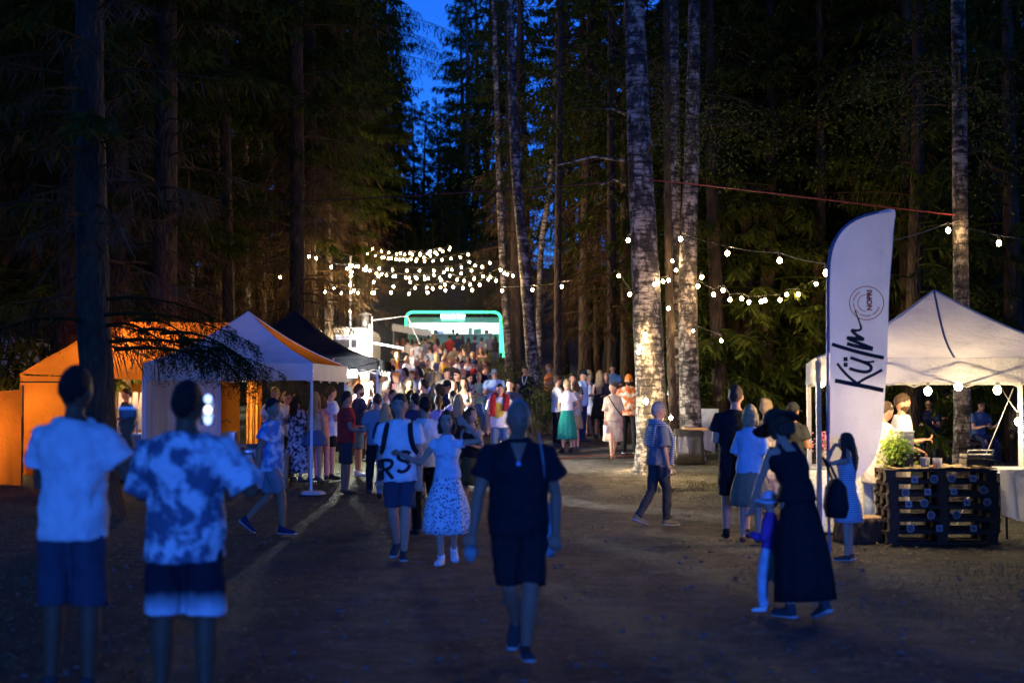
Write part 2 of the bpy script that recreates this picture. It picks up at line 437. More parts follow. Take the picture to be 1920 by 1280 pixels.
        if shoes != 'bare':
            shoeb.loft([an + fr @ (q + V((0, 0, -.003))) for q in fpts], [(p_[0] + .010, p_[1] + .009) for p_ in frad], 12, V((0, 0, 1)))
            if detail: soles[sx].loft([an + fr @ V((0, yy, zz)) for yy, zz in ((-.07, -.075), (-.03, -.077), (.06, -.08), (.15, -.08), (.20, -.076))], [(.034, .012), (.043, .012), (.046, .011), (.050, .011), (.030, .010)], 12, V((0, 0, 1)))
            if shoes != 'sandal': shoeb.loft([an + fr @ V((0, -.01, -.02)), an + fr @ V((0, -.012, .035))], [.046, .044], 10)
        feet[sx] = an
        if bottom and bottom[0] in ('shorts', 'pants'):
            ln = bottom[2] if len(bottom) > 2 else (.75 if bottom[0] == 'shorts' else 1.0)
            if bottom[0] == 'shorts':
                e = hp.lerp(kn, min(ln, 1.0)); pts = [hp + V((0, 0, .05)), hp.lerp(kn, .3 * ln), hp.lerp(kn, .7 * ln), e]
                rad = [.094 * b, .100 * b, .098 * b, .098 * b]
                if ln > 1.0: pts.append(kn.lerp(an, ln - 1.0)); rad.append(.09 * b)
            else:
                pts = [hp + V((0, 0, .05)), hp.lerp(kn, .4), kn, kn.lerp(an, .4), kn.lerp(an, .8), an + fd * .015]
                rad = [q_ * b * (1.28 if sex == 'c' else 1) for q_ in (.094, .094, .074, .072, .062, .062)]
            pants.loft(pts, rad, 12)
    if bottom and bottom[0] in ('shorts', 'pants'): torso(pants, .855, .985, .006, False)
    skirt = None
    if bottom and bottom[0] == 'skirt':
        zh = bottom[2]; flare = bottom[3] if len(bottom) > 3 else .26; pl = bottom[4] if len(bottom) > 4 else .03
        skirt = MB(); fm = (feet[-1] + feet[1]) / 2; kp = (V((0, 0, .9)) + fm) / 2
        ra, rb = tor(T, 1.05); pts, rad = [], []
        for i in range(7):
            k = i / 6; zz = 1.05 + (zh - 1.05) * k; sh_ = V((0, fm.y * k * .7, zz))
            hr = tor(T, .95)
            r1 = (ra * b + .012) + (max(hr[0] * b + .02, flare * .8) - ra * b) * sm(k * 1.5) + (flare - max(hr[0] * b + .02, flare * .8)) * k
            r2 = (rb * b + .012) + (max(hr[1] * b + .025, flare * .65) - rb * b) * sm(k * 1.5) + (flare * .82 - max(hr[1] * b + .025, flare * .65)) * k
            pts.append(sh_); rad.append((r1, r2))
        ph = random.random() * 6
        skirt.loft(pts, rad, 48, V((0, 1, 0)), True, lambda an, k: 1 + pl * k * (math.sin(an * 11 + ph) + .6 * math.sin(an * 5 + 2 * ph)))
    if top and top[0] != 'none':
        zt = 1.476 if top[0] != 'tank' else 1.335
        torso(shirt, hem, zt, loose, top[0] != 'tank' or hem < .9)
        if sex == 'f':
            for sx in (-1, 1): shirt.ell(bend(V((sx * .065 * b, .085 * b, 1.285))), (.066 * b + .006, .058 + .006, .066), 10, 8)
        if top[0] == 'polo':
            shirt.loft([bend(V((0, -.006, 1.46))), bend(V((0, .0, 1.50)))], [(.085 * b, .082 * b), (.072 * b, .07 * b)], 12)
    # hair
    st, hcn = hair
    if st not in ('x', None):
        base = 's' if st in ('s', 'curly') else st
        hl = hairline(base); thick = .10 if st in ('s', 'thin') else .13
        hv, hf = head_shape(22, 16, lambda d, p: hT(V((p.x * .98, p.y * .98, p.z)) * (.90 + (.10 + thick) * hl(d)) + V((0, -.004, .004))))
        hairb.add(hv, hf)
        if st == 'l':
            ln = random.uniform(.28, .42)
            hairb.loft([hT(V((0, -.055, .03))), hT(V((0, -.095, -.06))), hT(V((0, -.09, -.06))) + V((0, -.035, -ln * .45)), hT(V((0, -.09, -.06))) + V((0, -.03, -ln))],
                       [(.085, .05), (.098, .045), (.105, .04), (.06, .02)], 14)
            for sx in (-1, 1):
                hairb.loft([hT(V((sx * .07, .0, .04))), hT(V((sx * .086, .005, -.06))), hT(V((sx * .085, .0, -.17))), hT(V((sx * .08, .0, -.17))) + V((0, .03, -.08))], [(.022, .035), (.02, .042), (.022, .04), (.012, .02)], 8)
        elif st == 'b':
            hairb.loft([hT(V((0, -.05, .03))), hT(V((0, -.08, -.06))), hT(V((0, -.075, -.13)))], [(.09, .05), (.10, .05), (.085, .035)], 14)
            for sx in (-1, 1): hairb.loft([hT(V((sx * .07, -.01, .04))), hT(V((sx * .088, -.005, -.05))), hT(V((sx * .082, .0, -.13)))], [(.022, .04), (.022, .045), (.014, .03)], 8)
        elif st == 'p':
            hairb.loft([hT(V((0, -.09, .05))), hT(V((0, -.135, .03))), hT(V((0, -.13, -.08))), hT(V((0, -.11, -.22)))], [.022, .03, .034, .012], 10)
        elif st == 'u':
            hairb.ell(hT(V((0, -.075, .115))), (.045, .045, .04), 10, 8)
    if beard:
        hv, hf = head_shape(18, 14, lambda d, p: hT(p * (.92 + .17 * sm((-.18 - d.z) / .2 + .3) * sm((d.y + .25) / .3) * (0.6 if (d.z > -.62 and abs(d.x) < .25 and d.y > .8) else 1))))
        bb = MB(); bb.add(hv, hf)
    # scale, ground
    zmin = min(q[2] for q in (body.v + shoel[-1].v + shoel[1].v + soles[-1].v + soles[1].v))
    fin = lambda p: V((p[0] * s, p[1] * s, (p[2] - zmin) * s))
    for mb in (body, shirt, pants, hairb, shoel[-1], shoel[1], soles[-1], soles[1]) + ((skirt,) if skirt else ()): mb.v = [tuple(fin(q)) for q in mb.v]
    if beard: bb.v = [tuple(fin(q)) for q in bb.v]
    def rm(o, vx, smooth, disp=None, ds=.0, mid=.5):
        m = o.modifiers.new('join', 'REMESH'); m.mode = 'VOXEL'; m.voxel_size = vx; m.use_smooth_shade = True
        k = o.modifiers.new('soft', 'SMOOTH'); k.factor = .5; k.iterations = smooth
        if disp:
            d = o.modifiers.new('folds', 'DISPLACE'); d.texture = disp; d.strength = ds; d.mid_level = mid; d.texture_coords = 'LOCAL'
        BAKE.append(o)
    root = body.build('person', skin(skinc))
    root.location = (x, y, G(x, y) if z is None else z); root.rotation_euler = (0, 0, R(heading))
    rm(root, vox, 1 if detail else 2)
    tag(root, label, 'person', group)
    cm = lambda c: cl(c) if isinstance(c, str) else c
    parts = {'body': root}
    if shirt.v:
        o = shirt.build({'tee': 't_shirt', 'polo': 'polo_shirt', 'long': 'long_sleeved_top', 'tank': 'sleeveless_top'}[top[0]], cm(top[1]), root); rm(o, max(vox * 1.15, .011), 3, FOLDS, (.05 if detail else .036) * s, .36); parts['top'] = o
    if pants.v:
        o = pants.build({'shorts': 'shorts', 'pants': 'trousers'}[bottom[0]], cm(bottom[1]), root); rm(o, max(vox * 1.25, .014), 3, FOLDS, .034 * s, .58); parts['bottom'] = o
    if skirt:
        o = skirt.build('skirt', cm(bottom[1]), root, True); parts['bottom'] = o
    if hairb.v:
        o = hairb.build('hair', hairm(hcn), root); rm(o, max(vox * .85, .010), 1, TUFTS, .03 if st == 'curly' else .018)
    if beard:
        o = bb.build('beard', hairm(beard), root); rm(o, max(vox * .85, .010), 1, TUFTS, .014)
    for shoeb in (shoel.values() if shoes != 'bare' else ()):
        o = shoeb.build('shoe', cm(shoes if shoes != 'sandal' else 'brown'), root); rm(o, max(vox, .012), 1)
    for q_ in soles.values():
        if q_.v: q_.build('sole', mat('shoe_sole', (.42, .42, .42), .7, .1), root, True)
    if cap:
        cb = MB(); kind, cc = cap
        W = lambda q: fin(hT(q))
        def capf(d, p): return hT(V((p.x, p.y, p.z)) * (.88 + .27 * sm((d.z - (.18 if kind == 'cap' else .12)) / .1 + .5)))
        hv, hf = head_shape(20, 16, capf); cb.add([fin(q) for q in hv], hf)
        if kind == 'cap':
            n = 10; tops, bots = [], []
            for i in range(n + 1):
                a = R(-62 + 124 * i / n)
                for rr in (.095, .175 - .03 * abs(math.sin(a))):
                    q = V((math.sin(a) * rr * .82, math.cos(a) * rr, .035 - .02 * abs(math.sin(a)) - (.012 if rr > .1 else 0)))
                    tops.append(W(q)); bots.append(W(q - V((0, 0, .008))))
            m_ = len(tops); fs = []
            for i in range(n):
                a = 2 * i; fs += [(a, a + 1, a + 3, a + 2), (m_ + a, m_ + a + 2, m_ + a + 3, m_ + a + 1), (a + 1, m_ + a + 1, m_ + a + 3, a + 3)]
            cb.add(tops + bots, fs)
        else:
            n = 28; ring = []
            for i in range(n):
                a = 2 * math.pi * i / n
                for rr, zz in ((.085, .04), (.19, .012), (.19, .002), (.085, .03)):
                    ring.append(W(V((math.cos(a) * rr, math.sin(a) * rr * 1.05, zz + .014 * math.sin(3 * a + 1) * (rr > .1)))))
            fs = []
            for i in range(n):
                j = (i + 1) % n
                for k in range(4): fs.append((4 * i + k, 4 * j + k, 4 * j + (k + 1) % 4, 4 * i + (k + 1) % 4))
            cb.add(ring, fs)
        cb.build('cap' if kind == 'cap' else 'hat', cm(cc), root, True)
    if detail:
        for sx in (-1, 1):
            e = MB(); e.ell(fin(hT(V((sx * .031, .079, .006)))), (.012 * s, .008 * s, .0055 * s), 10, 8); e.build('eye', mat('eye_dark', (.07, .05, .045), .3, 0, 20, .1), root, True)
        for sx in (-1, 1):
            e = MB(); e.ell(fin(hT(V((sx * .031, .0905, .033)))), (.020 * s, .006 * s, .0055 * s), 10, 6); e.build('eyebrow', hairm(hair[1] if hair[1] != 'blonde' else 'brown'), root, True)
        e = MB(); e.ell(fin(hT(V((0, .0945, -.062)))), (.022 * s, .006 * s, .005 * s), 10, 6); e.build('mouth', mat('lips', (.30, .10, .09), .5, 0, 20, .1), root, True)
    if glasses:
        e = MB()
        for sx in (-1, 1): e.ell(fin(hT(V((sx * .032, .092, .008)))), (.024 * s, .008 * s, .018 * s), 10, 8)
        e.build('sunglasses', mat('dark_lens', (.01, .01, .012), .1, 0, 20, .1), root, True)
    M = Matrix.Translation(root.location) @ Matrix.Rotation(R(heading), 4, 'Z')
    parts['hand'] = {k: M @ fin(q) for k, q in hands.items()}
    parts['M'] = M; parts['fin'] = fin; parts['hT'] = hT; parts['bend'] = bend; parts['s'] = s
    PEOPLE.append((label, root)); return parts
# ------------------------------------------------------------------ ground
def ground_mat():
    m, t, o = nodes('forest_ground'); L = t.links.new
    p = t.nodes.new('ShaderNodeBsdfPrincipled'); p.inputs['Roughness'].default_value = .95
    v = coord(t)
    n1 = nz(t, v, .22, 4); n2 = nz(t, v, 4.5, 8, .72); n3 = nz(t, v, 28, 4, .7)
    dirt = ramp(t, [(.30, (.032, .028, .025)), (.5, (.085, .072, .062)), (.70, (.16, .137, .118))]); L(n2, dirt.inputs[0])
    gr = ramp(t, [(.3, (.018, .022, .009)), (.55, (.05, .055, .020)), (.75, (.095, .085, .035))]); L(n3, gr.inputs[0])
    s = t.nodes.new('ShaderNodeSeparateXYZ'); L(v, s.inputs[0])
    # the trodden path runs up the middle
    ab = t.nodes.new('ShaderNodeMath'); ab.operation = 'SUBTRACT'; ab.inputs[1].default_value = .9; L(s.outputs[0], ab.inputs[0])
    a2 = t.nodes.new('ShaderNodeMath'); a2.operation = 'ABSOLUTE'; L(ab.outputs[0], a2.inputs[0])
    a3 = t.nodes.new('ShaderNodeMath'); a3.operation = 'MULTIPLY_ADD'; a3.inputs[1].default_value = 4.5; L(n1, a3.inputs[0]); L(a2.outputs[0], a3.inputs[2])
    a4 = t.nodes.new('ShaderNodeMath'); a4.operation = 'MULTIPLY_ADD'; a4.inputs[1].default_value = 2.4; L(n2, a4.inputs[0]); L(a3.outputs[0], a4.inputs[2])
    mr = t.nodes.new('ShaderNodeMapRange'); mr.inputs[1].default_value = 5.2; mr.inputs[2].default_value = 7.4; L(a4.outputs[0], mr.inputs[0])
    mx = t.nodes.new('ShaderNodeMix'); mx.data_type = 'RGBA'; L(mr.outputs[0], mx.inputs[0]); L(dirt.outputs[0], mx.inputs[6]); L(gr.outputs[0], mx.inputs[7])
    # scattered pale leaves and chips
    vo = t.nodes.new('ShaderNodeTexVoronoi'); vo.inputs['Scale'].default_value = 6; L(v, vo.inputs[0])
    lf = ramp(t, [(0, (1, 1, 1)), (.07, (1, 1, 1)), (.1, (0, 0, 0))]); L(vo.outputs['Distance'], lf.inputs[0])
    m2 = t.nodes.new('ShaderNodeMix'); m2.data_type = 'RGBA'; L(lf.outputs[0], m2.inputs[0]); L(mx.outputs[2], m2.inputs[6]); m2.inputs[7].default_value = (.26, .19, .10, 1)
    n5 = nz(t, v, 1.9, 7, .66); pr = ramp(t, [(.34, (.30, .30, .30)), (.64, (1.4, 1.4, 1.4))]); L(n5, pr.inputs[0])
    m3 = t.nodes.new('ShaderNodeMix'); m3.data_type = 'RGBA'; m3.blend_type = 'MULTIPLY'; m3.inputs[0].default_value = 1.0; L(m2.outputs[2], m3.inputs[6]); L(pr.outputs[0], m3.inputs[7])
    L(m3.outputs[2], p.inputs['Base Color'])
    b = t.nodes.new('ShaderNodeBump'); b.inputs['Strength'].default_value = 1.0; b.inputs['Distance'].default_value = .11
    ad = t.nodes.new('ShaderNodeMath'); ad.operation = 'ADD'; L(n2, ad.inputs[0]); L(n3, ad.inputs[1]); L(ad.outputs[0], b.inputs['Height'])
    L(b.outputs[0], p.inputs['Normal']); L(p.outputs[0], o.inputs[0]); return m
gm = MB()
xs = sorted(set([-400, -250, -150, -100, -75] + [x * 2.0 for x in range(-30, 31)] + [x * .25 for x in range(-40, 41)] + [75, 100, 150, 250, 400]))
ys = sorted(set([-400, -200, -100, -60, -30, -15, -8, 0] + [i * .25 for i in range(8, 140)] + list(range(35, 130)) + [140, 160, 200, 260, 340, 500, 800]))
for yy in ys:
    for xx in xs:
        gm.v.append((xx, yy, G(xx, min(yy, 130)) + (.022 * noise.noise(V((xx * .9, yy * .9, 0))) + .012 * noise.noise(V((xx * 3.1, yy * 3.1, 4))) - .018 if abs(xx) < 12 and 0 < yy < 40 else -.01)))
nx = len(xs)
for j in range(len(ys) - 1):
    for i in range(nx - 1): gm.f.append((j * nx + i, j * nx + i + 1, (j + 1) * nx + i + 1, (j + 1) * nx + i))
g = gm.build('ground', ground_mat(), None, True); g['kind'] = 'structure'

# grass: blades where people have not trodden
def path_k(x, y): return abs(x - .9) + 4.5 * (noise.noise(V((x * .2, y * .2, 9))) * .5 + .5)
rng = random.Random(4)
gb = MB(); tries = 0
def blade(mb, x, y, h, wd):
    a = rng.uniform(0, 6.28); lx, ly = rng.gauss(0, .35) * h, rng.gauss(0, .35) * h
    dx, dy = math.cos(a) * wd, math.sin(a) * wd; z = G(x, y) - .03
    b = len(mb.v)
    mb.v += [(x - dx, y - dy, z), (x + dx, y + dy, z), (x + lx * .4 - dx * .6, y + ly * .4 - dy * .6, z + h * .6), (x + lx * .4 + dx * .6, y + ly * .4 + dy * .6, z + h * .6), (x + lx, y + ly, z + h)]
    mb.f += [(b, b + 1, b + 3, b + 2), (b + 2, b + 3, b + 4)]
while len(gb.v) < 5 * 40000 and tries < 400000:
    tries += 1
    d = 6.5 + 34 * rng.random() ** 1.2
    x = rng.uniform(-.40, .40) * d; y = d
    k = path_k(x, y)
    near_birch = math.exp(-((x - 2.6) / 2.6) ** 2 - ((y - 26.6) / 2.2) ** 2)
    if k < 4.6 and rng.random() > near_birch * 1.4 + .03: continue
    if rng.random() > sm((k - 4.2) / 2.0) + near_birch: continue
    if noise.noise(V((x * .8, y * .8, 3))) < -.25 and near_birch < .3: continue
    blade(gb, x, y, rng.uniform(.025, .06) + .05 * rng.random() * sm((k - 6) / 4), rng.uniform(.002, .005))
for _ in range(14000):
    x = rng.gauss(2.9, 1.7); y = rng.gauss(26.3, 1.2); q_ = noise.noise(V((x * 1.3, y * 1.3, 7))) + .4 * noise.noise(V((x * 4, y * 4, 2)))
    if q_ > rng.uniform(-.1, .35): blade(gb, x, y, rng.uniform(.02, .05) + .05 * max(0, q_), rng.uniform(.002, .005))
gr_m = mat('grass_blade', (.075, .085, .022), .7, 0, 1.3, .5, col2=(.14, .12, .045))
g = gb.build('grass', gr_m); tag(g, 'short trampled grass at the edges of the path', 'grass', kind='stuff')
# leaf litter and chips on the path
lb = MB()
for _ in range(11000):
    d = 6.5 + 34 * rng.random(); x = rng.uniform(-.36, .36) * d; z = G(x, d) + .004
    a = rng.uniform(0, 6.28); l = rng.uniform(.010, .045); w_ = l * .5; c, s_ = math.cos(a), math.sin(a); b = len(lb.v); t = rng.uniform(0, .014)
    lb.v += [(x + c * l, d + s_ * l, z + t), (x - s_ * w_, d + c * w_, z), (x - c * l, d - s_ * l, z + t * .6), (x + s_ * w_, d - c * w_, z + .002)]
    lb.f += [(b, b + 1, b + 2, b + 3)]
g = lb.build('leaf_litter', mat('dry_leaf', (.20, .13, .07), .8, 0, 5, .5)); tag(g, 'dry leaves and wood chips scattered over the path', 'litter', kind='stuff')

pb_ = MB()
for _ in range(900):
    d = 6.0 + 16 * rng.random() ** 1.3; x = rng.uniform(-.36, .36) * d; r_ = rng.uniform(.006, .022); pb_.ell((x, d, G(x, d) + r_ * .2), (r_ * rng.uniform(.8, 1.5), r_, r_ * .6), 6, 4)
g = pb_.build('gravel', mat('pebble', (.16, .14, .12), .9, .2, 30, .5)); tag(g, 'small pebbles and clods on the near path', 'gravel', kind='stuff')
# ------------------------------------------------------------------ trees
def bark_spruce():
    m, t, o = nodes('spruce_bark'); L = t.links.new; p = t.nodes.new('ShaderNodeBsdfPrincipled'); p.inputs['Roughness'].default_value = .95
    v = coord(t, (1, 1, .35)); vo = t.nodes.new('ShaderNodeTexVoronoi'); vo.inputs['Scale'].default_value = 14; L(v, vo.inputs[0])
    n = nz(t, v, 7, 5, .7)
    r = ramp(t, [(.3, (.016, .010, .005)), (.55, (.065, .040, .018)), (.75, (.13, .085, .04))]); L(n, r.inputs[0]); L(r.outputs[0], p.inputs['Base Color'])
    b = t.nodes.new('ShaderNodeBump'); b.inputs['Strength'].default_value = 1.0; b.inputs['Distance'].default_value = .05; L(vo.outputs['Distance'], b.inputs['Height'])
    L(b.outputs[0], p.inputs['Normal']); L(p.outputs[0], o.inputs[0]); return m
def bark_birch():
    m, t, o = nodes('birch_bark'); L = t.links.new; p = t.nodes.new('ShaderNodeBsdfPrincipled'); p.inputs['Roughness'].default_value = .8
    v1 = coord(t, (2.2, 2.2, 9)); v2 = coord(t, (3.0, 3.0, 1.6))
    n1 = nz(t, v1, 1.6, 5, .65); n2 = nz(t, v2, 1.7, 5, .7); n3 = nz(t, v1, 5, 3, .6)
    r1 = ramp(t, [(.40, (.022, .018, .015)), (.50, (.26, .21, .16)), (.66, (.50, .44, .36))]); L(n1, r1.inputs[0])
    r2 = ramp(t, [(.47, (.04, .03, .024)), (.56, (1, 1, 1))]); L(n2, r2.inputs[0])
    mx = t.nodes.new('ShaderNodeMix'); mx.data_type = 'RGBA'; mx.blend_type = 'MULTIPLY'; mx.inputs[0].default_value = .9
    L(r1.outputs[0], mx.inputs[6]); L(r2.outputs[0], mx.inputs[7]); L(mx.outputs[2], p.inputs['Base Color'])
    b = t.nodes.new('ShaderNodeBump'); b.inputs['Strength'].default_value = .8; b.inputs['Distance'].default_value = .03
    ad = t.nodes.new('ShaderNodeMath'); ad.operation = 'ADD'; L(n2, ad.inputs[0]); L(n3, ad.inputs[1]); L(ad.outputs[0], b.inputs['Height'])
    L(b.outputs[0], p.inputs['Normal']); L(p.outputs[0], o.inputs[0]); return m
SPB, BIB = bark_spruce(), bark_birch()
def leafmat(name, c1, c2, tr=.35):
    m, t, o = nodes(name); L = t.links.new
    gi = t.nodes.new('ShaderNodeNewGeometry'); r = ramp(t, [(0, c1), (1, c2)]); L(gi.outputs['Random Per Island'], r.inputs[0])
    d = t.nodes.new('ShaderNodeBsdfDiffuse'); x = t.nodes.new('ShaderNodeBsdfTranslucent'); mx = t.nodes.new('ShaderNodeMixShader'); mx.inputs[0].default_value = tr
    L(r.outputs[0], d.inputs[0]); L(r.outputs[0], x.inputs[0]); L(d.outputs[0], mx.inputs[1]); L(x.outputs[0], mx.inputs[2]); L(mx.outputs[0], o.inputs[0]); return m
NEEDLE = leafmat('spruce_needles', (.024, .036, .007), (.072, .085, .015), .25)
NEEDLED = leafmat('painted_shade_needles', (.010, .016, .005), (.028, .036, .011), .15)  # darker copy of the needles: the boughs' shade is put into the colour
DRYN = leafmat('dry_twigs', (.055, .036, .018), (.13, .085, .04), .1)
BLEAF = leafmat('birch_leaves', (.05, .075, .018), (.12, .14, .04), .4)
BUSHL = leafmat('bush_leaves', (.035, .065, .016), (.10, .14, .035), .35)

def spruce_crown(H, z0, Lmax, seed, twigs=34, per_m=5.0, dry=0.0, wd=.045):
    """drooping branches hung with needle twigs; returns (needles MB, dry MB)"""
    r = random.Random(seed); A, D = MB(), MB()
    z = z0
    def quad(mb, p, d, l, w_):
        n = V((r.gauss(0, 1), r.gauss(0, 1), r.gauss(0, .6))); sd = d.cross(n)
        sd = sd.normalized() * w_ if sd.length > 1e-3 else V((w_, 0, 0)); b = len(mb.v); m = p + d * l * .45
        mb.v += [tuple(p), tuple(m + sd), tuple(p + d * l), tuple(m - sd)]; mb.f.append((b, b + 1, b + 2, b + 3))
    while z < H - .3:
        k = (z - z0) / (H - z0)
        L = Lmax * (min(1, .55 + k * 2.2) if k < .2 else 1) * (1 - k) ** .8 * r.uniform(.65, 1.15) + .25
        az = r.uniform(0, 6.283); c, s_ = math.cos(az), math.sin(az)
        drp = r.uniform(.30, .62) * (1 - .5 * k); up = r.uniform(.05, .25) + .3 * k
        dead = r.random() < dry * (1 - k * 1.6)
        mb = D if dead else A
        pt = lambda t: V((c * L * t, s_ * L * t, z + L * (up * t - drp * t * t + .12 * t ** 4)))
        n = 6; pr = pt(0)
        for i in range(1, n + 1):
            q = pt(i / n); w_ = .022 * (1 - i / n * .8) + .004; sd = V((-s_, c, 0)) * w_; b = len(mb.v)
            mb.v += [tuple(pr - sd), tuple(pr + sd), tuple(q + sd * .8), tuple(q - sd * .8), tuple(pr + V((0, 0, w_))), tuple(pr - V((0, 0, w_))), tuple(q - V((0, 0, w_))), tuple(q + V((0, 0, w_)))]
            mb.f += [(b, b + 1, b + 2, b + 3), (b + 4, b + 5, b + 6, b + 7)]; pr = q
        nt_ = int(twigs * (L / Lmax) * r.uniform(.8, 1.2)) + 4
        for _ in range(nt_):
            t = .12 + .88 * r.random() ** .8; p = pt(t); sgn = r.choice((-1, 1))
            d = V((-s_ * sgn * r.uniform(.2, 1) + c * r.uniform(.1, .6), c * sgn * r.uniform(.2, 1) + s_ * r.uniform(.1, .6), -r.uniform(.35, 1.5))).normalized()
            l = (.22 + .55 * (1 - .6 * t)) * r.uniform(.5, 1.25) * (.6 + .4 * (1 - k))
            quad(mb, p, d, l, (wd if not dead else wd * .35) * r.uniform(.6, 1.3))
            if not dead:
                for _ in range(2):
                    q = p + d * l * r.uniform(.25, .8); dd = (d + V((r.gauss(0, .8), r.gauss(0, .8), r.gauss(-.2, .4)))).normalized()
                    quad(mb, q, dd, l * .5, wd * .6)
        z += 1.0 / per_m * r.uniform(.6, 1.4)
    return A, D
CROWNS = []
for i, (H, z0, Lm, tw, pm, dry) in enumerate([(23, 1.8, 3.0, 36, 6.2, .25), (26, 4.5, 2.8, 34, 5.6, .5), (20, .8, 2.9, 38, 6.6, .05), (24, 6.5, 2.5, 32, 5.6, .75), (17, .4, 2.6, 40, 7.0, .0)]):
    A, D = spruce_crown(H, z0, Lm, 100 + i, tw, pm, dry)
    a = A.mesh('crown'); a.materials.append(NEEDLE)
    d = None
    if D.v: d = D.mesh('dry_branches'); d.materials.append(DRYN)
    if i in (1, 3):
        _, D2 = spruce_crown(z0 + 4.5, 3.0, 2.1, 300 + i, 46, 6.0, 99, .032); b_ = len(D.v); D.add(D2.v, D2.f); bpy.data.meshes.remove(d) if d else None; d = D.mesh('dry_branches'); d.materials.append(DRYN)
    T = MB(); pts, rad = [], []
    for k in range(15):
        q = k / 14; pts.append(V((.12 * math.sin(q * 5 + i), .12 * math.cos(q * 4 + i * 2), H * q - .3))); rad.append(.24 * (1 - q) ** .85 + .015 + (.10 * math.exp(-q * 40)))
    T.loft(pts, rad, 12); tm = T.mesh('trunk'); tm.materials.append(SPB); tm.polygons.foreach_set('use_smooth', [True] * len(tm.polygons))
    CROWNS.append((a, d, tm))
def spruce(x, y, kind, sc_, label, group=None, rz=None):
    a, d, tm = CROWNS[kind]
    e = empty('spruce_tree', (x, y, G(x, y) - .05), random.uniform(0, 6.28) if rz is None else rz); e.scale = (sc_ * random.uniform(.92, 1.1),) * 2 + (sc_,)
    share('trunk', tm, e); share('crown', a, e)
    if d: share('dry_branches', d, e)
    return tag(e, label, 'tree', group)

def trunk_from_pixels(name, pts, d, w0, w1, m, extra=9.0, base=None, n=16, seed=0, rough=.05):
    """a standing trunk through points (px,py) measured in the photo, at its own distance"""
    ps = [P(px, py, d) for px, py in pts]           # top to bottom
    b = ps[-1]; gz = G(b.x, d); foot = V((b.x, d, gz - .25))
    if b.z > gz + .3:
        dr = (ps[-1] - ps[-2]); foot = V((b.x + dr.x / (dr.z or -1) * (gz - b.z) * .6, d, gz - .25))
    ps = [foot] + ps[::-1]
    dr = (ps[-1] - ps[-2]).normalized(); top = ps[-1] + V((dr.x * extra * .7, .3, extra)); ps.append(top)
    sp = [V(q) for q in spline([tuple(q) for q in ps], 8)]
    z0, z1, zt = foot.z, ps[-2].z, top.z; rad = []
    for q in sp:
        if q.z < z1: k = (q.z - z0) / (z1 - z0); r_ = (w0 * (1 - k) + w1 * k) * d / FPX / 2
        else: k = (q.z - z1) / (zt - z1 + .01); r_ = w1 * d / FPX / 2 * (1 - k * .85)
        r_ *= 1 + .45 * math.exp(-max(0, q.z - z0 - .2) * 3.0)
        rad.append(max(.012, r_))
    o0 = V((foot.x, foot.y, gz)); T = MB()
    T.loft([q - o0 for q in sp], rad, n, V((0, 1, 0)), True, None)
    T.v = [tuple(V(q) + V((q[0], q[1], 0)).normalized() * (rough * noise.noise(V((q[0] * 7 + seed, q[1] * 7, q[2] * 2.3))) * max(rad) if rough else 0)) for q in T.v]
    e = empty(name, o0); T.build('trunk', m, e, True)
    return e, [q - o0 for q in sp], rad

def birch_crown(e, path, n_br, seed, zlo=.55, leaf=.045, Lb=2.6, per=55):
    r = random.Random(seed); A, B = MB(), MB(); N = len(path)
    for i in range(n_br):
        p0 = path[int(N * (zlo + (1 - zlo) * r.random()) * .99)]
        az = r.uniform(0, 6.283); L = Lb * r.uniform(.5, 1.2); c, s_ = math.cos(az), math.sin(az)
        ua = r.uniform(.2, .9); f = lambda t: p0 + V((c * L * t, s_ * L * t, L * (ua * t - (ua + .25) * t * t)))
        A.tube([f(k / 5) + V((r.gauss(0, .05), r.gauss(0, .05), r.gauss(0, .06))) * min(k, 1) for k in range(6)], [.016, .012, .009, .006, .004, .002], 4)
        for _ in range(per):
            t = .25 + .75 * r.random(); q = f(t) + V((r.gauss(0, .17), r.gauss(0, .17), -abs(r.gauss(0, .38))))
            a = V((r.gauss(0, 1), r.gauss(0, 1), r.gauss(-.5, .7))).normalized(); b_ = a.cross(V((r.gauss(0, 1), r.gauss(0, 1), r.gauss(0, 1)))).normalized()
            l = leaf * r.uniform(.6, 1.3); k = len(B.v)
            B.v += [tuple(q), tuple(q + a * l * .5 + b_ * l * .42), tuple(q + a * l * 1.2), tuple(q + a * l * .5 - b_ * l * .42)]; B.f.append((k, k + 1, k + 2, k + 3))
    A.build('branches', SPB, e, True); B.build('crown', BLEAF, e)

# the trunks one can tell apart (top -> bottom, px py of the photo)
e, pth, _ = trunk_from_pixels('birch_tree', [(1190, 0), (1196, 200), (1206, 420), (1214, 600), (1221, 760), (1226, 860)], 28.6, 62, 38, BIB, n=24, seed=1)
tag(e, 'thick white birch in the middle, lit bright by bulbs at its foot', 'tree'); birch_crown(e, pth, 30, 1, .62, .05, 3.2, 70); BIGB = e
for q0, q1, q2 in (((1172, 302), (1115, 298), (1045, 310)), ((1172, 214), (1150, 209), (1130, 204)), ((1172, 346), (1150, 340), (1125, 348))):
    T = MB(); T.tube([P(*q0, 28.6) - V(e.location), P(*q1, 28.2) - V(e.location) + V((0, 0, .05)), P(*q2, 27.8) - V(e.location)], [.035, .025, .012], 7); T.build('dead_branch', BIB, e, True)
e, pth, _ = trunk_from_pixels('birch_tree', [(1250, 0), (1251, 300), (1256, 600), (1262, 760), (1264, 850)], 31.5, 17, 12, SPB, n=12, seed=2)
tag(e, 'slim dark trunk just beside the thick middle birch', 'tree'); birch_crown(e, pth, 14, 2, .7)
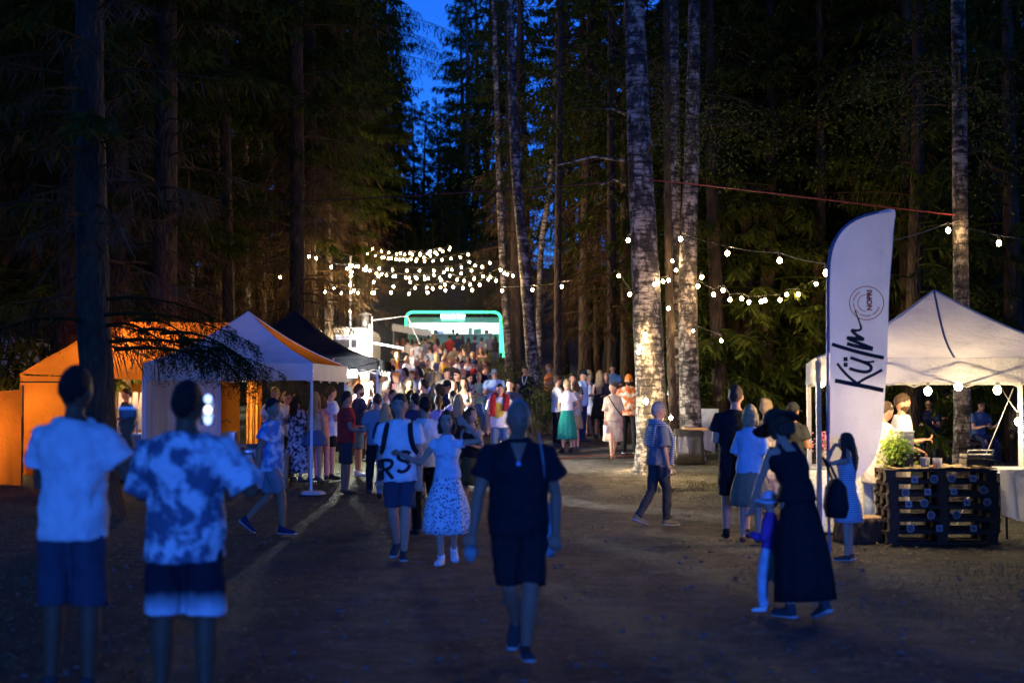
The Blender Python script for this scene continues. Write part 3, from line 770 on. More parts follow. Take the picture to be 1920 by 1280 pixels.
e, pth, _ = trunk_from_pixels('birch_tree', [(1262, 0), (1264, 300), (1268, 600), (1272, 740), (1275, 840)], 33.0, 30, 20, BIB, n=14, seed=3)
tag(e, 'mid-size birch behind the thick middle birch, bulbs crossing its trunk', 'tree'); birch_crown(e, pth, 14, 3, .7)
e, pth, _ = trunk_from_pixels('birch_tree', [(1302, 0), (1298, 250), (1290, 500), (1292, 700), (1296, 830)], 31.0, 42, 22, BIB, n=18, seed=4)
tag(e, 'mossy birch beside the covered crate, last of the middle trunk cluster', 'tree'); birch_crown(e, pth, 22, 4, .6, .05, 3.0, 60)
e, pth, _ = trunk_from_pixels('birch_tree', [(1796, 0), (1799, 200), (1801, 450), (1804, 700), (1803, 865)], 23.5, 32, 26, BIB, n=20, seed=5)
tag(e, 'spotted white birch rising behind the white canopy on the right', 'tree'); birch_crown(e, pth, 34, 5, .58, .05, 3.2, 70)
e, pth, _ = trunk_from_pixels('birch_tree', [(926, 20), (932, 200), (938, 400), (947, 560), (954, 690)], 60, 15, 9, BIB, n=14, seed=6)
tag(e, 'pale birch touching the green neon frame of the food truck', 'tree'); birch_crown(e, pth, 18, 6, .6)
e, pth, _ = trunk_from_pixels('birch_tree', [(960, 130), (966, 300), (982, 480), (994, 620), (1000, 705)], 44, 25, 16, BIB, n=16, seed=7)
tag(e, 'leaning white birch between the food truck and the leafy bush', 'tree'); birch_crown(e, pth, 18, 7, .6)
e, pth, _ = trunk_from_pixels('pine_tree', [(1052, 0), (1048, 300), (1046, 500), (1046, 690)], 45, 15, 10, SPB, n=12, seed=8)
tag(e, 'straight reddish pine trunk above the leafy bush', 'tree')
e, pth, _ = trunk_from_pixels('birch_tree', [(1040, 150), (1030, 350), (1014, 480), (1010, 680)], 58, 13, 8, BIB, n=10, seed=9)
tag(e, 'thin leaning birch behind the leafy bush', 'tree'); birch_crown(e, pth, 10, 9, .6)
left_trunks = [
    ([(168, 0), (170, 300), (176, 600), (190, 900)], 21.0, 66, 52, 'massive dark spruce trunk behind the man in the plain white tee'),
    ([(556, 0), (557, 300), (558, 620)], 40.0, 32, 24, 'shadowed spruce trunk rising behind the black canopy peak'),
    ([(578, 0), (579, 300), (578, 500), (582, 640)], 44.0, 36, 22, 'lit rough spruce trunk rising between black canopy and caravan'),
    ([(518, 250), (517, 400), (518, 640)], 44.0, 11, 7, 'thin pale trunk with a lamp, left of the black canopy peak'),
    ([(612, 0), (612, 300), (614, 640)], 52.0, 22, 16, 'lit spruce trunk just above the caravan roof edge'),
    ([(640, 0), (638, 300), (640, 640)], 62.0, 18, 13, 'spruce trunk behind the light mast and caravan'),
    ([(678, 0), (680, 300), (682, 620)], 70.0, 18, 13, 'farthest spruce trunk on the tents\' side, behind the hanging bulbs'),
    ([(480, 0), (484, 300), (490, 660)], 47.0, 22, 16, 'brown trunk above the white canopy\'s sloping edge'),
    ([(420, 0), (424, 300), (430, 660)], 40.0, 24, 18, 'unlit trunk directly above the white canopy peak'),
    ([(320, 0), (318, 300), (322, 660)], 36.0, 26, 20, 'unlit trunk above the orange marquee roof'),
    ([(60, 0), (58, 300), (62, 700)], 34.0, 30, 24, 'unlit trunk above the orange tarpaulin, nearest the left edge'),
    ([(1092, 0), (1090, 300), (1092, 700)], 60.0, 14, 10, 'dim trunk behind the group of chatting women'),
    ([(1146, 0), (1146, 300), (1148, 720)], 46.0, 18, 13, 'dim trunk behind the man in the blue shirt'),
    ([(1118, 0), (1118, 300), (1120, 700)], 54.0, 14, 10, 'dim trunk behind the blonde women'),
    ([(1700, 0), (1698, 300), (1700, 760)], 34.0, 26, 18, 'dim trunk behind the white feather banner'),
    ([(1380, 0), (1380, 300), (1378, 760)], 52.0, 20, 14, 'dim trunk behind the tall man in black'),
    ([(1460, 0), (1462, 300), (1462, 760)], 56.0, 18, 12, 'dim trunk above the woman in the patterned dress'),
]
for i, (pp, d, w0, w1, lb_) in enumerate(left_trunks):
    e, pth, rad = trunk_from_pixels('spruce_tree', pp, d, w0, w1, SPB, extra=10, n=16, seed=20 + i, rough=.08)
    tag(e, lb_, 'tree')
    # dead curved twigs on the lower trunk and live crown above
    r = random.Random(50 + i); T = MB(); hz = P(pp[0][0], 420, d).z - e.location.z
    for _ in range(20 if 40 <= d <= 70 else 8):
        zz = r.uniform(2.6, hz + 5); az = r.uniform(0, 6.28); L = r.uniform(.7, 2.4); c, s_ = math.cos(az), math.sin(az); x0 = min(pth, key=lambda q: abs(q.z - zz)).x
        u_ = r.uniform(-.1, .35); T.tube([(x0 + c * L * t + r.gauss(0, .05) * (t > 0), s_ * L * t + r.gauss(0, .05) * (t > 0), zz + L * (u_ * t - r.uniform(.5, .8) * t * t)) for t in (0, .2, .4, .6, .8, 1)], [.011, .009, .008, .006, .005, .003], 4)
    T.build('dead_branches', DRYN, e)
    ci = (1, 3, 0)[i % 3]
    share('crown', CROWNS[ci][0], e, (pth[len(pth) // 2].x, 0, 1.5 if ci != 0 else 3.5), (0, 0, r.uniform(0, 6)), (1, 1, .95))
    if CROWNS[ci][1]: share('dry_branches', CROWNS[ci][1], e, (pth[len(pth) // 2].x, 0, -.5), (0, 0, r.uniform(0, 6)), (.9, .9, 1))
    if i == 0:
        # low drooping boughs in front of the orange marquee and white canopy
        for (px, py, dd, L, az, sg) in [(195, 590, 20.6, 2.3, -6, 1), (205, 640, 20.0, 2.6, -14, 2), (200, 560, 20.7, 1.9, 8, 4), (215, 655, 19.6, 2.4, -24, 5), (200, 610, 20.3, 1.6, -45, 6), (150, 600, 20.6, 1.9, 172, 7), (330, 640, 19.5, 1.25, -10, 8), (300, 625, 19.8, 1.3, 4, 9), (260, 620, 20.2, 1.2, -18, 10), (390, 655, 19.4, .8, -16, 11), (250, 600, 20.3, 1.0, 20, 13), (350, 660, 19.7, 1.0, -30, 14)]:
            A = MB(); rr = random.Random(sg); c, s_ = math.cos(R(az)), math.sin(R(az)); b0 = P(px, py, dd) - V(e.location)
            f = lambda t: b0 + V((c * L * t, s_ * L * t * .6, .28 * t - .75 * t * t))
            A.tube([f(k / 6) for k in range(7)], [.03, .025, .02, .015, .012, .008, .004], 5)
            for _ in range(int(46 * L)):
                t = .1 + .9 * rr.random() ** .85; q = f(t); dv = V((rr.gauss(0, .30) + .22 * c, rr.gauss(0, .32), -rr.uniform(.45, 1.3))).normalized(); l = rr.uniform(.16, .52) * (1.15 - .35 * t); kk = rr.uniform(-.25, .1)
                for j in range(17):
                    u_ = j / 16; q2 = q + dv * l * u_ + V((0, 0, kk * l * u_ * u_)); d2 = (dv * .8 + V((rr.gauss(0, .85), rr.gauss(0, .85), rr.gauss(-.15, .5)))).normalized()
                    sd = d2.cross(V((rr.gauss(0, 1), rr.gauss(0, 1), rr.gauss(0, 1)))).normalized() * .0055; k = len(A.v); ll = rr.uniform(.035, .085)
                    A.v += [tuple(q2), tuple(q2 + d2 * ll * .5 + sd), tuple(q2 + d2 * ll), tuple(q2 + d2 * ll * .5 - sd)]; A.f.append((k, k + 1, k + 2, k + 3))
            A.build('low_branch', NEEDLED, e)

# the forest around
rs = random.Random(77)
ROW = {33: 'nearest row', 46: 'second row', 60: 'third row', 76: 'fourth row', 94: 'last row', 38: 'nearest row', 50: 'second row', 64: 'third row', 80: 'last row'}
def zone(px):
    for lim, w_ in ((40, 'past the orange tarpaulin'), (215, 'behind the massive spruce trunk'), (330, 'behind the orange marquee roof'), (430, 'behind the white front canopy'), (520, 'behind the slope of the white canopy'), (600, 'behind the black canopy'), (760, 'behind the caravan'), (1010, 'behind the leaning birch'), (1120, 'behind the leafy bushes'), (1240, 'behind the thick middle birch'), (1340, 'behind the middle trunk cluster'), (1450, 'behind the sagging garland of bulbs'), (1560, 'behind the ice cream queue'), (1680, 'behind the feather banner'), (1790, 'behind the white canopy peak'), (1900, 'behind the spotted birch')):
        if px < lim: return w_
    return 'beyond the end of the white canopy'
def try_spruce(px, d, kinds, smin, smax, row, group):
    x = (px - 960) / FPX * d
    spruce(x, d, rs.choice(kinds), rs.uniform(smin, smax), f'dark spruce {zone(px)}, {row} of the forest', group)
for px in range(-240, 720, 58):
    for d0 in (33, 46, 60, 76, 94):
        if d0 == 33 and px > 320: continue
        q = px + rs.uniform(-26, 26); d = d0 + rs.uniform(-4, 5)
        if q + 2.3 * FPX / d * .75 > 748: continue
        try_spruce(q, d, (0, 1, 2, 1) if px < 470 else (1, 3, 1), .98, 1.25, ROW[d0], 'spruces in the forest behind the tents')
for px in range(930, 2180, 64):
    for d0 in (38, 50, 64, 80):
        if d0 < 60 and px < 1080: continue
        if d0 == 38 and px < 1330: continue
        q = px + rs.uniform(-26, 26); d = d0 + rs.uniform(-4, 5)
        if q - 2.0 * FPX / d < 868: continue
        kk = (2, 0, 2, 4) if d0 in (38, 50) else (0, 1, 2)
        if px < 1240: kk = (1, 3, 1)
        try_spruce(q, d, kk, .95, 1.2, ROW[d0], 'spruces in the forest behind the string lights')
for px, d, k, s_ in ((700, 104, 2, 1.1), (722, 112, 0, .98), (748, 108, 4, 1.0), (772, 114, 2, .78), (796, 110, 4, .86), (818, 116, 2, .80), (842, 110, 4, .9), (866, 112, 0, 1.1), (890, 104, 2, 1.25), (915, 100, 0, 1.2), (660, 100, 0, 1.2), (735, 118, 0, 1.05), (872, 98, 2, 1.15), (716, 92, 1, 1.2), (690, 88, 0, 1.15), (935, 92, 2, 1.2)):
    x = (px - 960) / FPX * d; spruce(x, d, k, s_, 'spruce on the dark rise behind the food truck', 'spruces on the rise behind the food truck')
for px in range(738, 866, 11):
    d = rs.uniform(100, 118); x = (px - 960) / FPX * d; top_ = P(px, rs.uniform(285, 350), d).z - G(x, d); spruce(x, d, rs.choice((4, 2)), top_ / 18.5, 'low spruce closing the gap on the rise behind the food truck', 'low spruces closing the gap')
for px in range(640, 1010, 17):
    d = rs.uniform(79, 90); x = (px - 960) / FPX * d; spruce(x, d, 4, rs.uniform(.28, .46), 'young spruce on the slope just behind the food truck', 'young spruces on the slope behind the food truck')
for px, d, k, s_ in ((1345, 34.5, 2, .82), (1395, 36, 4, .95), (1440, 35, 2, .9), (1490, 36.5, 4, 1.0), (1535, 34.5, 2, .8), (1590, 36, 4, .9), (1715, 31, 2, .85), (1900, 31, 2, .9)):
    x = (px - 960) / FPX * d; spruce(x, d, k, s_, f'leafy green spruce close behind the bulbs, {zone(px)}', 'spruces close behind the bulbs')
# long thin boughs of one spruce reach across the gap of sky
gx_ = (668 - 960) / FPX * 62; e = spruce(gx_, 62, 1, 1.2, 'spruce whose long boughs hang across the gap of sky', None, 0.0); e.scale = (1, 1, 1); rr = random.Random(31)
for k, py in enumerate((5, 28, 52, 75, 100, 128, 150, 178, 205, 235)):
    b0 = P(700 + rr.uniform(-15, 15), py, 62) - V(e.location); L = rr.uniform(2.2, 4.0) * (1.0 if k < 5 else .72); az = R(rr.uniform(-25, 25)); c, s_ = math.cos(az), math.sin(az); A = MB(); up = rr.uniform(-.05, .12)
    f = lambda t: b0 + V((c * L * t, s_ * L * t, L * (up * t - .28 * t * t)))
    A.tube([f(j / 6) for j in range(7)], [.03, .026, .022, .018, .014, .01, .005], 4)
    for _ in range(int(34 * L)):
        t = .1 + .9 * rr.random(); q = f(t); dv = V((rr.gauss(0, .35), rr.gauss(0, .35), -rr.uniform(.4, 1.4))).normalized(); l = rr.uniform(.2, .75)
        for j in range(4):
            d2 = (dv + V((rr.gauss(0, .3), rr.gauss(0, .3), rr.gauss(0, .2)))).normalized(); sd = d2.cross(V((rr.gauss(0, 1), rr.gauss(0, 1), rr.gauss(0, 1)))).normalized() * .013; q2 = q + dv * l * j / 4; kq = len(A.v); ll = l * .5
            A.v += [tuple(q2), tuple(q2 + d2 * ll * .5 + sd), tuple(q2 + d2 * ll), tuple(q2 + d2 * ll * .5 - sd)]; A.f.append((kq, kq + 1, kq + 2, kq + 3))
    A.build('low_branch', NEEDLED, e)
# unseen spruces added beyond the frame's edges to shade the sides
for x, y, k in ((-8.6, 1, 2), (-9.4, 7, 2), (-13, 16, 1), (-12.5, -4, 0), (6.9, -3, 2), (7.0, 4, 2), (5.9, -8, 4), (7.8, -11, 4), (9.6, -6, 4), (6.3, -1, 4), (6.1, -5, 4), (8.6, 2, 4), (12.5, 1, 0), (13.5, 11, 2), (14, 20, 0)):
    spruce(x, y, k, 1.05, 'tall unseen spruce added at the side to block light', 'unseen spruces added at the sides to block light')

for k, x in enumerate(range(-26, 28, 3)):  # unseen row added behind the camera; its crowns keep the glow off upper trees
    for j, yy in enumerate((-15,)):
        spruce(x + 1.5 * j + random.uniform(-.5, .5), yy, 1, 1.75, 'unseen high crowned spruce added behind to shade the upper forest', 'unseen spruces added behind to shade the upper forest')
# leafy bushes
def bush(px, py, d, rx, rz, n, label, leaf=.075, seed=0, m=None):
    p = P(px, py, d); b0 = V((p.x, d, G(p.x, d))); r = random.Random(seed); A, B = MB(), MB()
    for i in range(int(n / 40)):
        a = r.uniform(0, 6.28); q = V((math.cos(a) * rx * r.random() ** .5, math.sin(a) * rx * .7 * r.random() ** .5, rz * r.uniform(.5, 1.0)))
        base = V((q.x * .25, q.y * .25, 0)); A.tube([base, base.lerp(q, .5) + V((0, 0, .12)), q], [.014, .010, .004], 4)
        for _ in range(40):
            t = r.uniform(.3, 1.05); c = base.lerp(q, t) + V((r.gauss(0, .11), r.gauss(0, .11), r.gauss(0, .11)))
            if c.z < .03: c.z = r.uniform(.03, .2)
            u = V((r.gauss(0, 1), r.gauss(0, 1), r.gauss(.2, .6))).normalized(); w_ = u.cross(V((r.gauss(0, .5), r.gauss(0, .5), 1))).normalized(); l = leaf * r.uniform(.6, 1.25); k = len(B.v)
            B.v += [tuple(c), tuple(c + u * l * .5 + w_ * l * .36), tuple(c + u * l), tuple(c + u * l * .5 - w_ * l * .36)]; B.f.append((k, k + 1, k + 2, k + 3))
    e = empty('bush', b0); A.build('stems', DRYN, e); B.build('foliage', m or BUSHL, e); return tag(e, label, 'bush')
bush(1010, 760, 38, 1.0, 1.35, 1700, 'leafy bush just behind the man with the lanyard', seed=1)
bush(1060, 750, 39.5, 1.1, 1.6, 1900, 'leafy bush below the reddish pine trunk', seed=2)
bush(1105, 740, 41, .9, 1.2, 1100, 'leafy bush behind the chatting women', seed=3)
bush(968, 700, 50, .9, 1.5, 1100, 'pale leafy bush at the foot of the neon frame', seed=4)
bush(1340, 750, 36, 1.1, 1.3, 1200, 'bush behind the white cloth by the mossy birch', seed=5)
bush(925, 690, 55, .8, 1.7, 900, 'grey green shrub before the food truck\'s end', seed=6)

# ------------------------------------------------------------------ canopies
WHITEF = fabric('white_canvas', (.78, .77, .76), .22); ORANGEF = fabric('orange_canvas', (.80, .26, .03), .55)
BLACKF = fabric('black_canvas', (.016, .016, .019), .05); GREYF = fabric('grey_curtain', (.52, .50, .52), .35)
METAL = mat('white_metal', (.62, .62, .60), .4, .05, 20, .1); DMETAL = mat('dark_metal', (.03, .03, .032), .4, .1, 20, .2, .6)
STEEL = mat('brushed_steel', (.45, .45, .46), .35, .1, 40, .15, .8)
def canopy(name, cor, eave, peak, val, mats, vmats, label, sag=.10, legr=.02, legm=None):
    """cor: 4 ground points FL, FR, BR, BL; eave/peak heights above ground; mats per face F,R,B,L"""
    c = sum((V(q).to_3d() for q in cor), V()) / 4; gz = G(c.x, c.y); e = empty(name, (c.x, c.y, gz))
    q = [V((p[0] - c.x, p[1] - c.y, eave)) for p in cor]; top = V((0, 0, peak)); N = 18
    for i in range(4):
        a, b = q[i], q[(i + 1) % 4]; A = MB(); idx = {}
        for u in range(N + 1):
            for v_ in range(N + 1 - u):
                w_ = N - u - v_; p = (top * u + a * v_ + b * w_) / N
                k = u / N; p.z -= sag * math.sin(math.pi * k) * 1.0 + .05 * math.sin(math.pi * k) * 4 * v_ * w_ / max(1, (v_ + w_) ** 2)
                if 0 < u < N and v_ > 0 and w_ > 0: p.z += .022 * noise.noise(V((p.x * 2.2, p.y * 2.2, i * 7 + c.x)))
                idx[(u, v_)] = len(A.v); A.v.append(tuple(p))
        for u in range(N):
            for v_ in range(N - u):
                A.f.append((idx[(u, v_)], idx[(u + 1, v_)], idx[(u, v_ + 1)]))
                if v_ < N - u - 1: A.f.append((idx[(u + 1, v_)], idx[(u + 1, v_ + 1)], idx[(u, v_ + 1)]))
        A.build('roof_panel', mats[i], e, True)
        if val:
            B = MB(); M_ = 24; nrm = (b - a).cross(V((0, 0, 1))).normalized()
            for k in range(M_ + 1):
                p = a.lerp(b, k / M_) + nrm * .012
                for j in range(4): B.v.append(tuple(p + V((0, 0, -val * j / 3 + .01)) + nrm * (.014 * math.sin(k * .9) * j / 3)))
            for k in range(M_):
                for j in range(3): B.f.append((4 * k + j, 4 * k + 4 + j, 4 * k + 5 + j, 4 * k + 1 + j))
            B.build('valance', vmats[i], e, True)
        L = MB(); x = V((a.x, a.y, 0)) * .985; gg = G(x.x + c.x, x.y + c.y) - gz
        L.box((x.x, x.y, (eave - .02 + gg) / 2), (legr * 2, legr * 2, eave - gg - .04)); L.box((x.x, x.y, gg + .012), (.12, .12, .02)); L.build('leg', legm or METAL, e)
        T = MB(); m = a.lerp(b, .5)
        for (s0, s1, z0, z1) in ((0, .25, -.06, -.32), (.25, .5, -.32, -.06), (0, .25, -.32, -.06), (.25, .5, -.06, -.32), (.5, .75, -.06, -.32), (.75, 1, -.32, -.06), (.5, .75, -.32, -.06), (.75, 1, -.06, -.32)):
            T.tube([a.lerp(b, s0) * .985 + V((0, 0, z0 + eave * .015)), a.lerp(b, s1) * .985 + V((0, 0, z1 + eave * .015))], .011, 5)
        T.build('truss', legm or METAL, e)
    S = MB()
    for i in range(4):
        p1 = []; a = q[i]
        for k in range(11):
            t = k / 10; p = a.lerp(top, t); p.z -= sag * math.sin(math.pi * t) - .006; p1.append(p)
        S.tube(p1, .012, 5)
    S.build('hip_seam', vmats[0], e)
    tag(e, label, 'canopy tent'); return e
RT = canopy('canopy_tent', [(3.68, 17.2), (7.1, 17.0), (7.3, 20.4), (4.25, 20.5)], 2.22, 3.16, .30, [WHITEF] * 4, [WHITEF] * 4, 'white canopy tent with bright bulbs inside beside the feather banner', .10, .028)
T = MB(); T.tube([V((5.32 - 5.583, 17.1 - 18.775, 2.225)).lerp(V((0, 0, 3.16)), k / 10) - V((0, 0, (.15) * math.sin(math.pi * k / 10) - .006)) for k in range(11)], .014, 5); T.build('seam', mat('seam_blue', (.10, .14, .28), .8), RT)
LT = canopy('canopy_tent', [(-6.47, 25.0), (-3.50, 25.0), (-3.25, 28.0), (-6.47, 28.0)], 2.20, 3.20, .30, [WHITEF, ORANGEF, ORANGEF, ORANGEF], [WHITEF] * 4, 'white front canopy tent with orange back roof beside the queue', .09)
BT = canopy('canopy_tent', [(-6.9, 30.2), (-2.83, 30.2), (-2.83, 33.2), (-6.9, 33.2)], 2.12, 3.26, .22, [BLACKF, fabric('black_canvas_lit', (.05, .046, .042), .05), BLACKF, BLACKF], [BLACKF] * 4, 'black canopy tent with a bright work light under its edge', .22)  # right roof face is a lighter copy, its light put into the colour
def text(body, size, loc, rot, m, parent, name='lettering', ext=.003, bold=0.0, align='CENTER'):
    cu = bpy.data.curves.new(name, 'FONT'); cu.body = body; cu.size = size; cu.extrude = ext; cu.offset = bold; cu.align_x = align; cu.align_y = 'CENTER'
    o = bpy.data.objects.new(name, cu); COL.objects.link(o); o.location = loc; o.rotation_euler = rot; o.parent = parent; cu.materials.append(m); return o
tl = P(607, 681, 30.15); c = V(BT.location)
text('OJU', .26, tl - c, (R(90), 0, 0), mat('print_pink', (.42, .26, .24), .8, 0), BT, bold=.012)
# leg weight and inner fittings of the white front canopy
b = MB(); p = ground_at(578, 912); b.loft([V((0, 0, 0)), V((0, 0, .03)), V((0, 0, .06))], [.22, .22, .17], 20); o = b.build('leg_weight', mat('weight_pale', (.45, .47, .5), .5), None, True); o.location = (-3.48, 25.0, G(-3.5, 25)); tag(o, 'pale round weight on the front leg of the white canopy', 'tent weight')
def curtain(name, a, b_, z0, z1, m, parent, amp=.05, waves=9):
    """hanging cloth between ground points a and b, in parent's space"""
    A = MB(); N, M_ = 60, 10; a, b_ = V((*a, 0)), V((*b_, 0)); n = (b_ - a).normalized().cross(V((0, 0, 1)))
    for i in range(N + 1):
        k = i / N
        for j in range(M_ + 1):
            t = j / M_; q = a.lerp(b_, k) + n * (amp * (.35 + .65 * t) * (math.sin(k * waves * 6.28) + .5 * math.sin(k * waves * 2.7 * 6.28 + t * 2)))
            A.v.append((q.x, q.y, z1 + (z0 - z1) * t))
    for i in range(N):
        for j in range(M_): a0 = i * (M_ + 1) + j; A.f.append((a0, a0 + M_ + 1, a0 + M_ + 2, a0 + 1))
    return A.build(name, m, parent, True)
c = V(LT.location)
def loc2(e, x, y): return (x - e.location.x, y - e.location.y)
curtain('curtain', loc2(LT, -6.45, 25.05), loc2(LT, -5.12, 25.05), .03, 2.02, GREYF, LT, .035, 6)
curtain('curtain', loc2(LT, -5.20, 27.9), loc2(LT, -4.9, 27.9), .03, 2.0, ORANGEF, LT, .04, 3)
curtain('back_wall', loc2(LT, -4.95, 27.95), loc2(LT, -3.3, 27.95), .55, 2.0, BLACKF, LT, .02, 3)
curtain('side_wall', loc2(LT, -6.45, 25.1), loc2(LT, -6.45, 27.9), .03, 2.0, GREYF, LT, .03, 6)

# orange marquee further left
ME = empty('marquee', (-7.6, 28.6, G(-7.6, 28.6))); tag(ME, 'glowing orange marquee behind the massive spruce trunk', 'marquee')
mc = V(ME.location)
def mp(px, py, d): return P(px, py, d) - mc
def sheet(name, corners, m, parent, n=14, amp=.03):
    A = MB(); a, b_, c_, d_ = corners      # TL TR BR BL
    nn = (b_ - a).cross(d_ - a).normalized()
    for i in range(n + 1):
        for j in range(n + 1):
            u, v_ = i / n, j / n; q = a.lerp(b_, u).lerp(d_.lerp(c_, u), v_); q += nn * amp * (noise.noise(q * 1.7) + .4 * math.sin(u * 25) * v_ * v_)
            A.v.append(tuple(q))
    for i in range(n):
        for j in range(n): k = i * (n + 1) + j; A.f.append((k, k + n + 1, k + n + 2, k + 1))
    return A.build(name, m, parent, True)
eL, eR, rL, rR = mp(38, 700, 27), mp(430, 722, 27), mp(205, 604, 29), mp(440, 604, 29)
sheet('roof_panel', (rL, rR, eR, eL), ORANGEF, ME)
bL = mp(60, 695, 31.5); bR = mp(450, 715, 31.5)
sheet('roof_panel', (bL, bR, rR, rL), ORANGEF, ME)
sheet('roof_panel', (rL, rL + V((.02, 0, 0)), eL, bL), ORANGEF, ME)
for (x0, x1, nm) in ((38, 138, 'front_wall'),):
    a, b_ = mp(x0, 704, 27), mp(x1, 706, 27); sheet(nm, (a, b_, V((b_.x, b_.y, .03)), V((a.x - .05, a.y, .03))), ORANGEF, ME, 30, .11)
a, b_ = bL, bR; sheet('back_wall', (a, b_, V((b_.x, b_.y, .1)), V((a.x, a.y, .1))), ORANGEF, ME)
a, b_ = bL, eL; sheet('side_wall', (a, b_, V((b_.x, b_.y, .05)), V((a.x, a.y, .1))), ORANGEF, ME)
for px, d in ((40, 27), (138, 27.03), (268, 27), (62, 31.4)):
    q = mp(px, 705, d); L = MB(); L.tube([V((q.x, q.y, -.05)), q + V((0, 0, -.03))], .02, 8); L.build('pole', METAL, ME)
L = MB(); L.tube([mp(38, 716, 26.95), mp(138, 716, 26.95)], .014, 6); L.build('cross_bar', DMETAL, ME)
# orange tarpaulin screen at the edge
TE = empty('tarpaulin', P(-40, 850, 26)); TE.location.z = G(TE.location.x, 26); tag(TE, 'low orange tarpaulin screen at the very left edge', 'tarpaulin'); tc = V(TE.location)
a, b_ = P(-130, 742, 26.4) - tc, P(42, 730, 26.4) - tc
sheet('tarp_sheet', (a, b_, V((b_.x, b_.y, .02)), V((a.x, a.y, .02))), ORANGEF, TE, 16, .07)
for q in (a, b_): L = MB(); L.tube([V((q.x, q.y + .03, -.1)), q + V((0, .03, .08))], .022, 6); L.build('post', mat('wood_post', (.16, .10, .06), .8), TE)
# ------------------------------------------------------------------ lamps and strings of bulbs
WARM = (1.0, .66, .30)
BULB = emit('bulb_glow', WARM, 420.0); BULBHOT = emit('bulb_glow_strong', (1.0, .70, .36), 420.0); BULBDIM = emit('bulb_glow_small', WARM, 150.0)
CABLE = mat('black_cable', (.012, .012, .012), .6, 0)
def bulb_mesh(r, m):
    b = MB(); b.ell((0, 0, 0), (r, r, r * 1.15), 8, 6); me = b.mesh('bulb'); me.materials.append(m)
    me.polygons.foreach_set('use_smooth', [True] * len(me.polygons)); return me
BMR = bulb_mesh(.040, emit('bulb_glow_garland', WARM, 190.0)); BMT = bulb_mesh(.05, emit('bulb_glow_tent', (1.0, .72, .38), 560.0))
BM, BH, BD = bulb_mesh(.036, BULB), bulb_mesh(.045, BULBHOT), bulb_mesh(.034, BULBDIM)
def string_lights(pts, label, me=BM, group='strings of festoon bulbs', ends=None, sag=.12, sc_=1.0):
    """pts: world positions of the bulbs in order along the cable"""
    e = empty('string_lights', pts[0]); o = V(e.location); c = MB()
    up = [q - o + V((0, 0, .13 * sc_)) for q in pts]
    if ends: up = ([V(ends[0]) - o] if ends[0] else []) + up + ([V(ends[1]) - o] if ends[1] else [])
    path = []
    for a, b in zip(up, up[1:]):
        for k in range(6): t = k / 6; path.append(a.lerp(b, t) + V((0, 0, -sag * min(1, (b - a).length / 2) * t * (1 - t))))
    path.append(up[-1]); c.tube(path, .008, 5)
    for q in pts: c.tube([q - o + V((0, 0, .13 * sc_)), q - o + V((0, 0, .045 * sc_))], .022 * sc_, 6)
    c.build('cable', CABLE, e)
    for q in pts: share('bulb', me, e, q - o, (0, 0, 0), (sc_,) * 3)
    return tag(e, label, 'string lights', group)
def zc(pts, d0, d1):   # crop of the strings above the crowd
    n = len(pts); return [P(560 + x / 3.84, 430 + y / 3.84, d0 + (d1 - d0) * i / max(1, n - 1)) for i, (x, y) in enumerate(pts)]
def zr(pts, d0, d1):   # crop right of the big birch
    n = len(pts); return [P(1160 + x / 4.2675, 400 + y / 4.2675, d0 + (d1 - d0) * i / max(1, n - 1)) for i, (x, y) in enumerate(pts)]
string_lights(zc([(533, 142), (595, 158), (648, 168), (705, 178), (732, 173), (763, 182), (820, 183), (875, 170), (928, 177), (947, 158), (982, 165), (1017, 145), (1038, 158), (1088, 130)], 70, 66), 'string of bulbs over the crowd, topmost of those above the food truck')
string_lights(zc([(495, 175), (552, 190), (600, 202), (648, 210), (702, 215), (727, 220), (752, 218), (780, 226), (808, 213), (850, 212), (903, 203), (948, 190), (996, 178), (1085, 145)], 66, 63), 'string of bulbs over the crowd, second from the top')
string_lights(zc([(612, 202), (665, 210), (803, 173), (875, 183), (845, 228), (907, 230), (968, 227), (1031, 220), (1097, 211), (1163, 200), (1220, 183)], 62, 60), 'string of bulbs over the crowd, third from the top')
string_lights(zc([(410, 268), (470, 290), (513, 298), (560, 318), (597, 322), (632, 330), (682, 338), (770, 348), (842, 345), (907, 340), (973, 328), (1045, 310), (1102, 290), (1172, 272), (1230, 237)], 57, 57), 'string of bulbs sagging over the crowd, fourth from the top')
string_lights(zc([(385, 262), (428, 268), (485, 270), (580, 283), (675, 292), (778, 297), (870, 298), (973, 298), (1068, 288), (1170, 318), (1243, 298), (1272, 262), (1377, 242)], 54, 54), 'nearly level string of bulbs in the middle of the overhead strings')
string_lights(zc([(383, 308), (482, 295), (573, 340), (695, 338), (795, 350), (850, 352), (910, 358), (933, 355), (1017, 348), (1088, 335), (1140, 363), (1190, 370), (1263, 355), (1327, 338), (1320, 270)], 51, 50), 'string of bulbs passing just below the level one over the crowd')
string_lights(zc([(540, 380), (683, 410), (803, 380), (838, 423), (923, 420), (965, 428), (1022, 418), (1052, 398), (1113, 415), (1183, 423), (1235, 398), (1303, 400), (1365, 362), (1380, 343), (1455, 292), (1595, 238)], 47, 44), 'string of bulbs running up to the leaning white birch')
string_lights(zc([(190, 450), (253, 425), (308, 458), (425, 458), (530, 457), (543, 457), (665, 455), (795, 462), (928, 455), (1025, 365), (1057, 440), (1248, 437), (1422, 370)], 46, 44), 'lowest string of bulbs over the crowd, above the caravan')
string_lights(zc([(75, 195), (127, 208), (235, 270), (350, 282), (398, 440)], 41, 46), 'short string of bulbs starting at the lit rough spruce trunk')
string_lights(zc([(1480, 318), (1503, 325), (1543, 335)], 52, 50), 'three close bulbs beside the leaning white birch')
